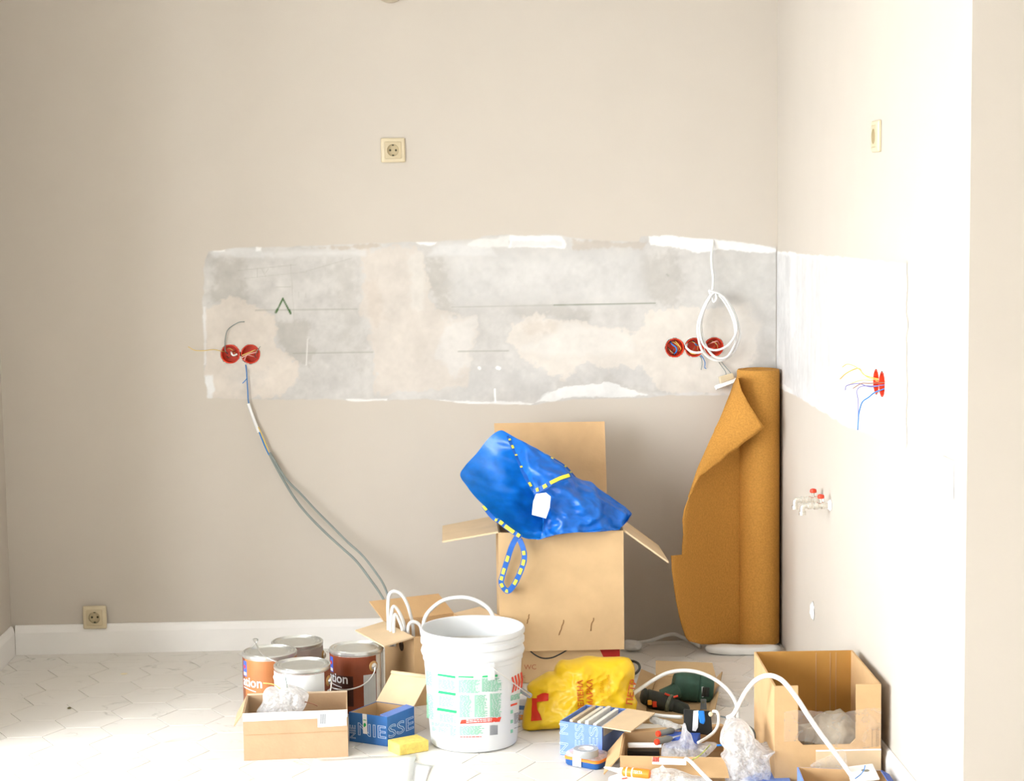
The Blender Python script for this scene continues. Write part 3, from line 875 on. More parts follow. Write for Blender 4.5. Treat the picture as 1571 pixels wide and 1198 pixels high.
junction(JRW[1], Yn, Z_, 'red junction box on the side wall, its blue wires joined in a stub', [
    ([(0.0, -0.004, -0.03), (-0.03, -0.022, 0.01), (-0.07, -0.04, 0.02), (-0.10, -0.056, 0.03), (-0.135, -0.085, 0.03), (-0.145, -0.105, 0.03), (-0.152, -0.135, 0.03)], M_blue_w, 0.0017),
    ([(0.004, 0.002, -0.03), (-0.04, -0.008, 0.012), (-0.10, -0.014, 0.03), (-0.145, -0.03, 0.034), (-0.148, -0.06, 0.03), (-0.146, -0.105, 0.03)], MATS['violet_wire'], 0.0013),
    ([(0.0, 0.006, -0.03), (-0.05, -0.002, 0.02), (-0.11, -0.008, 0.03), (-0.165, -0.026, 0.04)], M_brn_w, 0.0012)])

# hanging coil of white cable
Yc = lambda px, py: -0.055
def cp(pts, Y): return [V(x, y, Y if not isinstance(Y, (list, tuple)) else Y[i]) for i, (x, y) in enumerate(pts)]
t = thing('cable_coil', 'white cable hanging from the plaster edge, tied into an oval coil', 'cable', V(1095, 369, -0.002))
tube_obj('hanging_length', cp([(1094, 369), (1093, 378), (1091.5, 392), (1092, 408), (1094, 425), (1093.5, 440), (1092, 449)], [-0.001, -0.014, -0.03, -0.038, -0.042, -0.05, -0.055]), 0.0042, M_white_cable, t)
tube_obj('coil_turn', cp([(1091, 452), (1079, 472), (1071, 496), (1071, 515), (1077, 537), (1092, 551), (1110, 552), (1127, 538), (1135, 516), (1133, 500), (1125, 476), (1110, 455), (1098, 450)], -0.052), 0.0042, M_white_cable, t, closed=True)
tube_obj('coil_turn', cp([(1094, 453), (1082, 470), (1076, 492), (1077, 514), (1086, 536), (1100, 549), (1116, 547), (1127, 527), (1128, 505), (1122, 482), (1110, 461), (1100, 451)], -0.062), 0.0042, M_white_cable, t, closed=True)
tube_obj('coil_turn', cp([(1096, 449), (1084, 466), (1075, 490), (1074, 512), (1080, 530), (1094, 537), (1110, 534), (1122, 524), (1130, 506), (1126, 484), (1112, 458)], -0.072), 0.004, M_white_cable, t, closed=True)
tube_obj('knot', cp([(1088, 446), (1092, 456), (1095, 463), (1099, 458), (1097, 449), (1091, 447)], -0.068), 0.004, M_white_cable, t, closed=True)
tube_obj('cable_end', cp([(1080, 539), (1070, 541), (1060, 539), (1053, 533), (1054, 527)], [-0.06, -0.055, -0.045, -0.03, 0.02]), 0.004, M_white_cable, t)
# small white lamp driver dangling behind the roll
t = thing('lamp_driver', 'small white plastic lamp driver dangling on two wires behind the roll top', 'electrical part', V(1112, 580, -0.03))
bm = NB(); quad_slab(bm, [V(1096, 592, -0.035), V(1128, 580, -0.03), V(1130, 586, -0.032), V(1099, 598, -0.038)], 0.03); bevel(bm, 0.002); obj('base_plate', bm, M_white, t)
bm = NB(); quad_slab(bm, [V(1103, 578, -0.04), V(1123, 572, -0.035), V(1126, 581, -0.036), V(1105, 588, -0.042)], 0.022); bevel(bm, 0.002); obj('housing', bm, M_ivory, t)
for a in ([(1103, 556), (1108, 563), (1113, 570), (1114, 576)], [(1107, 555), (1113, 563), (1120, 571), (1122, 576)]):
    tube_obj('wire', cp(a, [-0.004, -0.02, -0.03, -0.036]), 0.0014, M_grey_cable, t, n=6)
# grey cable from the left boxes down to the carton
t = thing('grey_cable', 'grey twin cable sagging from the red boxes down behind the cable carton', 'cable', V(378, 560, -0.01))
tube_obj('blue_lead', cp([(376, 552), (378, 568), (379, 581), (380, 598), (381, 615), (383, 622)], [0.01, -0.012, -0.014, -0.014, -0.015, -0.016]), 0.0019, M_blue_w, t, n=6)
tube_obj('blue_lead', cp([(379, 580), (376, 584), (372, 588)], [-0.014, -0.02, -0.022]), 0.0014, M_blue_w, t, n=6)
tube_obj('tape_wrap', cp([(381, 619), (385, 631), (390, 645), (397, 663)], -0.017), 0.0052, M_white, t, n=8)
tube_obj('lead', cp([(396, 655), (402, 668), (407, 680), (413, 696)], -0.018), 0.003, M_yel_w, t, n=6)
tube_obj('lead', cp([(398, 663), (403, 676), (408, 688), (413, 698)], -0.02), 0.0025, M_blue_w, t, n=6)
ya_ = [-0.018, -0.02, -0.025, -0.03, -0.04, -0.05, -0.07, -0.1, -0.14, -0.2, -0.25]
tube_obj('cable_strand', cp([(413, 696), (424, 717), (436, 738), (452, 764), (470, 787), (496, 814), (522, 838), (546, 860), (566, 886), (583, 910), (598, 938)], ya_), 0.0042, M_grey_cable, t)
tube_obj('cable_strand', cp([(414, 694), (427, 716), (440, 736), (462, 758), (484, 782), (510, 808), (534, 832), (556, 852), (575, 876), (590, 900), (602, 936)], [y-0.004 for y in ya_]), 0.0038, M_grey_cable, t)
# angle valves on the side wall
M_nickel = mat('nickel', (0.74, 0.71, 0.64), 0.25, 0.06, 40, metal=0.75)
for lab, (wx, wy) in (('nickel angle valve with red knob on the side wall, the nearer of two', (1275, 775)), ('nickel angle valve with red knob on the side wall, the one behind nearer the roll', (1263, 766))):
    o = RW(wx, wy); t = thing('angle_valve', lab, 'valve', o)
    bm = NB(); add_lathe(bm, o+Vector((-0.001, 0, 0)), (-1, 0, 0), [(0.016, 0), (0.016, 0.003), (0.011, 0.008), (0.008, 0.009)], 24); obj('rosette', bm, M_white, t, auto=0.6)
    bm = NB(); add_lathe(bm, o+Vector((-0.009, 0, 0)), (-1, 0, 0), [(0.008, 0), (0.008, 0.008), (0.011, 0.009), (0.011, 0.018), (0.0085, 0.02), (0.0085, 0.028), (0.0115, 0.03), (0.0115, 0.040), (0.009, 0.042), (0.009, 0.048), (0.0105, 0.05), (0.0105, 0.058), (0.008, 0.06), (0.008, 0.068)], 16); obj('valve_body', bm, M_nickel, t, auto=0.5)
    e = o+Vector((-0.077, 0, 0))
    bm = NB(); add_tube(bm, [e+Vector((0.004, 0, 0)), e+Vector((-0.003, 0, -0.0005)), e+Vector((-0.007, 0, -0.006)), e+Vector((-0.007, 0, -0.018))], 0.0082, 12, 4); add_lathe(bm, e+Vector((-0.007, 0, -0.016)), (0, 0, -1), [(0.0085, 0), (0.0105, 0.001), (0.0105, 0.011), (0.007, 0.012)], 12); obj('outlet_elbow', bm, M_nickel, t, auto=0.6)
    k = o+Vector((-0.030, 0, 0.008))
    bm = NB(); add_lathe(bm, k, (0, 0, 1), [(0.004, 0), (0.004, 0.012)], 10); st_ = obj('stem', bm, M_nickel, t)
    bm = NB(); add_lathe(bm, k+Vector((0, 0, 0.012)), (0, 0, 1), [(0.004, 0), (0.0095, 0.001), (0.0105, 0.005), (0.009, 0.011), (0.004, 0.013)], 16); obj('knob', bm, M_red, t, auto=0.6)
# rough lump of filler low on the side wall
o = RW(1247, 937)
bm = NB()
bmesh.ops.create_icosphere(bm, subdivisions=3, radius=1)
for v in bm.verts:
    n_ = 1+0.45*fbm(v.co, 2.2)
    v.co = o + Vector((v.co.x*0.006*n_ - 0.001, v.co.y*0.028*n_, v.co.z*0.026*n_))
obj('filler_lump', bm, mat('filler', (0.88, 0.87, 0.86), 0.8, 0.03, 30, 0.5, 90), wall_right, smooth=True)

# ================================================================== the kraft roll in the corner
def kraft():
    m = mat('kraft_paper', (0.50, 0.24, 0.05), 0.85, 0.13, 190, 0.12, 260, spec=0.15, detail=3)
    return m
M_kraft = kraft()
c0 = FL(1164, 988); rr = 0.0705; top_z = V(1164, 566, c0.y).z
c0 = Vector((-rr-0.004, -rr-0.012, 0))
c0.x = V(1163.7, 780, -0.09).x
t = thing('kraft_roll', 'thick roll of brown kraft board standing on end in the room corner', 'roll', (c0.x, c0.y, 0))
bm = NB()
prof = [(rr, 0.012), (rr, top_z*0.5), (rr, top_z-0.006), (rr-0.003, top_z), (rr-0.02, top_z+0.002), (rr-0.022, top_z-0.004), (rr-0.026, top_z-0.004), (rr-0.027, top_z+0.001), (0.022, top_z-0.002), (0.021, top_z-0.08), (0.0, top_z-0.08)]
add_lathe(bm, (c0.x, c0.y, 0), (0, 0, 1), prof, 48, cap1=False); obj('rolled_core', bm, M_kraft, t, auto=0.6)
# the loose outer turn: leaves the roll at its back, spreads to the left in a shallow curve
zk = Zm(1000, 540, 2.496)
def sheetY(zx):                               # the sheet swings forward as it leaves the roll
    f = max(0.0, (345-zx)/270.0); return -0.10 - 0.30*f + 0.05*math.sin(math.pi*min(1, f))
LEFT = [(100, 328), (200, 286), (300, 240), (400, 206), (470, 180), (520, 158), (560, 141), (600, 125), (640, 118), (700, 121), (740, 117), (776, 116), (779, 74), (840, 78), (930, 90), (1010, 105), (1070, 122), (1100, 134), (1112, 150), (1119, 190)]
def left_at(y):
    for (y0, x0_), (y1, x1_) in zip(LEFT, LEFT[1:]):
        if y <= y1: return x0_+(x1_-x0_)*(y-y0)/(y1-y0)
    return LEFT[-1][1]
bm = NB(); rows = []
ysz = [100+i*12.0 for i in range(57)]+[776, 779]+[784+i*12.0 for i in range(28)]+[1119]
ysz = sorted(y for y in ysz if y <= 1119)
for y in ysz:
    xl = left_at(y) + 1.6*fbm(Vector((0, 0, y*0.05)), 1.0); row = []
    for j in range(15):
        x = xl+(348-xl)*j/14
        q = V(*zk(x, y), sheetY(x)); q.z = max(q.z, 0.003); row.append(bm.verts.new(q))
    rows.append(row)
for r0, r1 in zip(rows, rows[1:]):
    for j in range(14): bm.faces.new((r0[j], r0[j+1], r1[j+1], r1[j]))
o = obj('loose_sheet', bm, M_kraft, t, smooth=True)
md = o.modifiers.new('thickness', 'SOLIDIFY'); md.thickness = 0.0025; md.offset = 0
# torn corner folded forward over the roll
bm = NB()
fold_out = [zk(328, 95), zk(345, 150), zk(375, 205), zk(405, 250), zk(432, 288), zk(395, 318), zk(360, 342), zk(325, 372), zk(290, 392), zk(262, 420), zk(228, 444), zk(205, 465), zk(185, 475), zk(160, 520), zk(150, 545), zk(140, 556)]
fold_in = [zk(326, 96), zk(312, 125), zk(300, 160), zk(285, 195), zk(272, 228), zk(258, 262), zk(246, 290), zk(232, 318), zk(218, 348), zk(205, 378), zk(192, 408), zk(180, 435), zk(172, 456), zk(156, 505), zk(147, 532), zk(139, 554)]
rows = []
for k_, (a, b) in enumerate(zip(fold_in, fold_out)):
    f = k_/15
    row = []
    for j in range(9):
        g = j/8
        x = a[0]*(1-g)+b[0]*g; y = a[1]*(1-g)+b[1]*g + (1.1*fbm(Vector((k_*1.7, j*0.1, 0)), 1.3) if j == 8 else 0)
        xz = (a[0]-1000)*2.496; yo = min(sheetY(xz)-0.03, -0.20-0.01*f)
        Y = sheetY(xz)-0.004 + (yo-sheetY(xz))*math.sin(math.pi*0.5*min(1, g*1.3))
        row.append(bm.verts.new(V(x, y, Y)))
    rows.append(row)
for r0, r1 in zip(rows, rows[1:]):
    for j in range(8): bm.faces.new((r0[j], r0[j+1], r1[j+1], r1[j]))
o = obj('folded_corner', bm, M_kraft, t, smooth=True)
md = o.modifiers.new('thickness', 'SOLIDIFY'); md.thickness = 0.0025; md.offset = 0
# folded white foam sheet under the roll + loose tube along the wall
pz = Zm(960, 970, 7.855)
P = Pillow([pz(970, 165), pz(1150, 140), pz(1400, 150), pz(1640, 150), pz(1840, 155), pz(1850, 250), pz(1700, 290), pz(1500, 300), pz(1300, 290), pz(1150, 275), pz(1000, 245), pz(962, 205)], -0.20, 0.0, 0.03, 0.05, amp=0.003, nscale=18, n=60, rings=8, seed=4)
tag(obj('foam_sheet', P.build(), mat('foam_cloth', (0.80, 0.79, 0.76), 0.9, 0.03, 30), None, FL(1140, 1000), smooth=True), 'folded white foam sheet crumpled on the floor under the kraft roll', 'sheet')
tag(tube_obj('white_tube', [FL(960, 987, 0.01), FL(985, 985, 0.012), FL(1000, 982, 0.02), V(1020, 975, -0.06), V(1035, 973, -0.05), V(1052, 980, -0.05), FL(1075, 992, 0.008)], 0.006, M_white_cable, None, FL(1000, 990)), 'thin white tube lying along the foot of the wall beside the kraft roll', 'tube')
P = Pillow([pz(-10, 100), pz(60, 90), pz(150, 105), pz(200, 150), pz(170, 210), pz(60, 225), pz(-20, 200)], -0.14, 0.0, 0.02, 0.02, amp=0.004, nscale=30, n=40, rings=6, seed=9)
tag(obj('cloth_scrap', P.build(), MATS['foam_cloth'], None, FL(970, 998), smooth=True), 'small crumpled white scrap at the wall foot behind the tall carton', 'sheet')

# ================================================================== the tall carton and its blue bag
z5 = Zm(660, 630, 3.153)
M_red_print = mat('dark_red_print', (0.40, 0.015, 0.01), 0.7)
M_faded_red = mat('faded_red_print', (0.42, 0.13, 0.06), 0.8)
# lower carton (set back a little under the upper one)
lb = [Vector((-0.955, -0.525, 0)), Vector((-0.585, -0.525, 0)), Vector((-0.585, -0.235, 0)), Vector((-0.955, -0.235, 0))]
t = thing('low_carton', 'flat brown carton under the tall open carton, dark red corner print', 'box', (-0.77, -0.38, 0))
bm = NB(); add_box(bm, (-0.955, -0.525, 0.001), (-0.585, -0.235, 0.1075)); bevel(bm, 0.0015, 1); obj('body', bm, M_card_r, t)
bm = NB(); quad_slab(bm, [(-0.65, -0.5262, 0.1070), (-0.586, -0.5262, 0.1070), (-0.586, -0.5262, 0.075), (-0.635, -0.5262, 0.075)], 0.001); obj('corner_print', bm, M_red_print, t)
text_obj('lettering', 'WC', 0.022, face_map((-0.885, -0.525, 0.045), (1, 0, 0), (0, 0, 1)), M_faded_red, t)
text_obj('lettering', 'wc', 0.016, face_map((-0.90, -0.525, 0.018), (1, 0, 0), (0, 0, 1)), M_faded_red, t)
tag(tube_obj('black_lead', [V(812, 997, -0.53), V(820, 1004, -0.545), V(832, 1009.5, -0.548), V(846, 1009, -0.548), V(860, 1003, -0.545), V(871, 996.5, -0.53)], 0.0022, M_black, None, V(842, 1000, -0.53)), 'thin black lead looping out from under the tall carton', 'cable')
# upper carton
x0, x1, yf, yb_, zb0, zt = -0.960, -0.574, -0.55, -0.235, 0.1085, 0.482
t = thing('tall_carton', 'tall brown carton with raised rear flap, holding the blue bag', 'box', (-0.77, -0.39, zb0))
bm = NB(); add_open_box(bm, [(x0, yf, zb0), (x1, yf, zb0), (x1, yb_, zb0), (x0, yb_, zb0)], zt-zb0, 0.005); obj('body', bm, M_card_r, t)
hb = Vector((0, 0.012, 0))
bm = NB(); add_slab(bm, Vector((x0+0.004, yb_, zt)), Vector((x1-0.022, yb_, zt)), (-0.012, 0.16, 1), 0.30, 0.005); obj('rear_flap', bm, M_card, t)
bm = NB(); add_slab(bm, Vector((x0, yf+0.01, zt)), Vector((x0, yb_-0.01, zt)), (-1, -0.04, -0.16), 0.175, 0.005, taper=0.03); obj('side_flap', bm, M_card_l, t)
bm = NB(); add_slab(bm, Vector((x1, yf+0.006, zt)), Vector((x1, yb_-0.01, zt)), (0.80, -0.03, -0.60), 0.175, 0.005, taper=0.03); obj('side_flap', bm, M_card_l, t)
M_scuff = mat('scuff', (0.30, 0.17, 0.07), 0.9)
for (a, b) in ((z5(480, 985), z5(468, 1030)), (z5(648, 1012), z5(625, 1085)), (z5(790, 1002), z5(773, 1065))):
    pts = [V(a[0]+(b[0]-a[0])*f+random.uniform(-1, 1), a[1]+(b[1]-a[1])*f, yf-0.0006) for f in (0, 0.2, 0.4, 0.6, 0.8, 1)]
    tube_obj('tear_mark', pts, 0.0016, M_scuff, t, n=5, k=3, flat=(1, 1))
# blue bag : lofted, open at its mouth
M_bag = mat('blue_tarp', (0.004, 0.17, 0.68), 0.32, 0.22, 30, 0.25, 60, spec=0.6)
translucent(M_bag, (0.01, 0.30, 0.75), 0.25)
M_strap = mat('blue_strap', (0.006, 0.10, 0.42), 0.6, 0.1, 60)
M_yprint = mat('yellow_print', (0.80, 0.66, 0.05), 0.6, 0.08, 50)
near = [(380, 128), (405, 190), (430, 245), (455, 305), (485, 360), (512, 405), (535, 460), (545, 520), (540, 575), (528, 622)]
far = [(340, 96), (285, 130), (225, 205), (165, 270), (144, 318), (190, 385), (255, 455), (330, 535), (440, 612), (500, 622)]
nearY = [-0.40, -0.43, -0.47, -0.50, -0.53, -0.555, -0.575, -0.59, -0.592, -0.588]
farY = [-0.38, -0.36, -0.36, -0.38, -0.42, -0.46, -0.50, -0.535, -0.57, -0.585]
loop0 = [(x, y, Y) for (x, y), Y in zip(near, nearY)] + [(x, y, Y) for (x, y), Y in zip(far[::-1], farY[::-1])]
tops = [(470, 178), (560, 225), (640, 270), (710, 335), (770, 352), (850, 412), (930, 475), (962, 500)]
bots = [(560, 612), (610, 600), (680, 592), (750, 590), (820, 588), (890, 575), (930, 552), (960, 512)]
loops = [[V(*z5(x, y), Y) for x, y, Y in loop0]]
nl = 10
for k_, ((tx, ty), (bx, by)) in enumerate(zip(tops, bots)):
    lp = []
    bul = [0.13, 0.16, 0.165, 0.15, 0.13, 0.10, 0.06, 0.004][k_]
    Yc_ = -0.43
    for i in range(nl):                      # near side, top -> bottom
        f = i/(nl-1); lp.append(V(*z5(tx+(bx-tx)*f, ty+(by-ty)*f), Yc_ - bul*math.sin(math.pi*(0.06+0.88*f))**0.8*(0.55+0.45*f)))
    for i in range(nl):
        f = i/(nl-1); q = lp[i]; yb2 = [-0.586, -0.582, -0.578, -0.57, -0.565, -0.52, -0.47, -0.43][k_]; fx = z5(tx+(bx-tx)*f, ty+(by-ty)*f); lp[i] = V(fx[0], fx[1], q.y+(min(q.y, yb2)-q.y)*f**2)
    for i in range(nl):                      # far side, bottom -> top
        f = 1-i/(nl-1); g_ = max(0, (f-0.55)/0.45)**2; lp.append(V(*z5(tx+(bx-tx)*f+6, ty+(by-ty)*f-10*g_), (Yc_ + 0.55*bul*math.sin(math.pi*(0.06+0.88*f)))*(1-g_) - 0.562*g_*(1 if k_ < 5 else 0.85)))
    loops.append(lp)
t = thing('blue_bag', 'crumpled blue tarpaulin tote bag with yellow printed straps lying open on the tall carton', 'bag', (-0.80, -0.45, zt))
def smooth_loops(L_):
    out = []
    for lp in L_:
        out.append(smooth_path(lp, 5, True))
    n = len(out[0]); m = []
    cols = [smooth_path([lp[i] for lp in out], 8) for i in range(n)]
    return [[cols[i][j] for i in range(n)] for j in range(len(cols[0]))]
LL = smooth_loops(loops)
for j, lp in enumerate(LL):
    for i, p in enumerate(lp):
        e = min(1, j/6.0)
        d = crease(p, 7.5, 2)*0.022 + crease(p+Vector((4, 0, 0)), 20, 2)*0.008
        p += Vector((0.15, -1, 0.25))*d*(0.35+0.65*e)
for lp in LL:                                 # rests over the front edge of the carton
    for q in lp:
        if q.z < zt+0.006 and q.y > -0.561 and x0-0.01 < q.x < x1+0.01 and q.y < -0.36:
            q.y = -0.561
BAG = LL
bm = NB(); add_rings(bm, LL, cap0=False, cap1=True); o = obj('bag_body', bm, M_bag, t, smooth=True)
o.modifiers.new('subdivision', 'SUBSURF').render_levels = 1
# seam strap along the near edge of the mouth, with yellow print
def ribbon(bm, P, w, nrm, t_=0.0012):
    P = smooth_path(P, 5); n = len(P); L0 = []; 
    for i, p in enumerate(P):
        d = (P[min(n-1, i+1)]-P[max(0, i-1)]).normalized(); s_ = d.cross(Vector(nrm)).normalized()*(w/2); q = Vector(nrm).normalized()*t_
        L0.append([p-s_-q, p+s_-q, p+s_+q, p-s_+q])
    add_rings(bm, L0)
    return P
near3 = [V(*z5(x, y), Y-0.012) for (x, y), Y in zip(near[:7], nearY[:7])]
bm = NB(); ribbon(bm, near3, 0.012, (0.2, -1, 0.3)); strap = obj('seam_strap', bm, M_strap, t, smooth=False)
pp = smooth_path(near3, 8)
for a, b in ((1, 3), (5, 8), (11, 13), (19, 21), (30, 34), (37, 40), (42, 45)):
    bm = NB(); ribbon(bm, [p+Vector((0, -0.004, 0.001)) for p in pp[a:b]], 0.007, (0.2, -1, 0.3)); obj('print_block', bm, M_yprint, strap)
low3 = [V(*z5(x, y), Y-0.02) for (x, y), Y in (((258, 460), -0.47), ((300, 512), -0.50), ((340, 540), -0.525), ((385, 575), -0.555), ((440, 612), -0.582))]
bm = NB(); ribbon(bm, low3, 0.014, (-0.1, -1, 0.3)); strap = obj('seam_strap', bm, M_strap, t)
pp = smooth_path(low3, 8)
for a, b in ((0, 3), (11, 13), (15, 18), (20, 27), (29, 31)):
    bm = NB(); ribbon(bm, [p+Vector((0, -0.004, 0.001)) for p in pp[a:b+1]], 0.011, (-0.1, -1, 0.3)); obj('print_block', bm, M_yprint, strap)
top3 = [V(*z5(x, y), Y) for x, y, Y in ((500, 392, -0.585), (545, 372, -0.60), (580, 352, -0.605), (630, 328, -0.60), (680, 312, -0.585))]
bm = NB(); ribbon(bm, top3, 0.018, (0.1, -1, 0.5)); strap = obj('carry_strap', bm, M_strap, t)
pp = smooth_path(top3, 8)
for a, b in ((2, 4), (8, 12), (16, 31)):
    bm = NB(); ribbon(bm, [p+Vector((0, -0.004, 0.002)) for p in pp[a:b+1]], 0.011, (0.1, -1, 0.5)); obj('print_block', bm, M_yprint, strap)
rim3 = [V(*z5(x, y), Y) for x, y, Y in ((375, 122, -0.40), (470, 172, -0.45), (560, 218, -0.47), (650, 270, -0.475), (700, 325, -0.46))]
bm = NB(); ribbon(bm, rim3, 0.010, (0.2, -0.8, 0.6)); strap = obj('seam_strap', bm, M_strap, t)
pp = smooth_path(rim3, 8)
for a, b in ((3, 6), (9, 11), (14, 17), (18, 20), (24, 26), (28, 30)):
    bm = NB(); ribbon(bm, [p+Vector((0, -0.003, 0.003)) for p in pp[a:b]], 0.004, (0.2, -0.8, 0.6)); obj('print_block', bm, M_yprint, strap)
# hanging handle loop in front of the carton
hl = [z5(418, 612), z5(395, 655), z5(375, 715), z5(352, 790), z5(344, 835), z5(372, 872), z5(400, 850), z5(432, 790), z5(455, 720), z5(450, 668), z5(432, 622)]
hy = [-0.585, -0.588, -0.578, -0.572, -0.572, -0.578, -0.588, -0.600, -0.606, -0.604, -0.592]
hl3 = [V(x, y, Y) for (x, y), Y in zip(hl, hy)]
bm = NB(); ribbon(bm, hl3, 0.017, (-0.35, -1, 0.05), 0.0008); hd = obj('handle_loop', bm, M_strap, t)
pp = smooth_path(hl3, 5)
for a in (9, 13, 16, 20, 24, 31, 35, 38, 42):
    if a+2 < len(pp):
        bm = NB(); ribbon(bm, [p+Vector((-0.001, -0.0015, 0)) for p in pp[a:a+3]], 0.010, (-0.35, -1, 0.05), 0.0008); obj('print_block', bm, M_yprint, hd)
# white tag
tp = [z5(512, 402), z5(560, 396), z5(583, 415), z5(578, 470), z5(560, 521), z5(492, 503), z5(498, 440)]
bm = NB(); quad_slab(bm, [V(x, y, -0.622-0.00012*(y-760)) for x, y in tp], 0.002); tg = obj('paper_tag', bm, M_paper, t); tg['label'] = 'white care tag'
bm = NB()
for k_ in range(4):
    a = V(*z5(503+k_*5, 490-k_*2), -0.6262); b = V(*z5(514+k_*5, 455-k_*2), -0.6240); quad_slab(bm, [a, a+Vector((0.0008, 0, 0)), b+Vector((0.0008, 0, 0)), b], 0.001)
obj('tag_print', bm, mat('grey_print', (0.25, 0.26, 0.28), 0.8), tg)

# ================================================================== carton with the white cable coil
A = FL(635, 978, 0.21); Bp = FL(589.5, 954, 0.21)
e = (Bp-A); e.z = 0; perp = Vector((-e.y, e.x, 0)).normalized()
if perp.x < 0: perp = -perp
Q0 = Vector((A.x, A.y, 0.0005)); Q1 = Vector((Bp.x, Bp.y, 0.0005)); wid = 0.235
Q = [Q0, Q0+perp*wid, Q1+perp*wid, Q1]
t = thing('cable_carton', 'brown open carton behind the bucket with white cable sticking out', 'box', (sum((q.x for q in Q))/4, sum((q.y for q in Q))/4, 0.0005))
bm = NB(); add_open_box(bm, Q, 0.21, 0.004); obj('body', bm, M_card, t)
up = Vector((0, 0, 1)); T_ = [q+up*0.21 for q in Q]
bm = NB(); add_slab(bm, T_[0], T_[3], -perp*1.0+Vector((0, -0.35, -0.10)), 0.112, 0.004); obj('side_flap', bm, M_card_l, t)
bm = NB(); add_slab(bm, T_[3], T_[2], e.normalized()*0.75+Vector((-0.15, 0, 0.45)), 0.10, 0.004); obj('rear_flap', bm, M_card, t)
bm = NB(); add_slab(bm, T_[1], T_[2], perp*0.8+up*0.10, 0.09, 0.004); obj('side_flap', bm, M_card_l, t)
# grip hole in the left side
hc = Q0.lerp(Q1, 0.42)+up*0.165; eu = e.normalized()
bm = NB(); add_lathe(bm, hc-perp*0.0012, perp, [(0.017, 0), (0.017, 0.001)], 20)
obj('grip_hole', bm, mat('grip_hole_dark', (0.10, 0.055, 0.025), 0.9), t)
z1 = Zm(340, 880, 3.767)
c = (Q[0]+Q[2])*0.5
t = thing('white_cable_bundle', 'bundle of thick white cable looping out of the carton behind the bucket', 'cable', (c.x, c.y, 0.006))
Yb = (Q0.y+Q1.y)/2
def zc(pts, Y): return [V(*z1(x, y), Y+(i*0.004)) for i, (x, y) in enumerate(pts)]
tube_obj('cable_loop', zc([(968, 420), (964, 290), (962, 180), (970, 120), (1000, 102), (1040, 120), (1072, 175), (1092, 240), (1105, 300), (1110, 420)], Yb), 0.0055, M_white_cable, t)
tube_obj('cable_loop', zc([(980, 420), (978, 300), (985, 210), (1000, 190), (1030, 230), (1055, 300), (1065, 420)], Yb-0.02), 0.0052, M_white_cable, t)
tube_obj('cable_loop', zc([(1000, 420), (995, 290), (1003, 235), (1025, 270), (1045, 330), (1050, 420)], Yb-0.04), 0.005, M_white_cable, t)
tube_obj('cable_loop', zc([(1080, 420), (1076, 330), (1085, 290), (1110, 278), (1140, 292), (1155, 330), (1160, 420)], Yb-0.02), 0.0055, M_white_cable, t)
tube_obj('cable_loop', [V(648, 1000, -0.70), V(649, 968, -0.70), V(652, 948, -0.70), V(662, 934, -0.69), V(680, 921, -0.68), V(702, 916.5, -0.68), V(722, 918, -0.68), V(742, 927, -0.68), V(754, 940, -0.69), V(760, 960, -0.70), V(761, 1010, -0.72)], 0.006, M_white_cable, t)

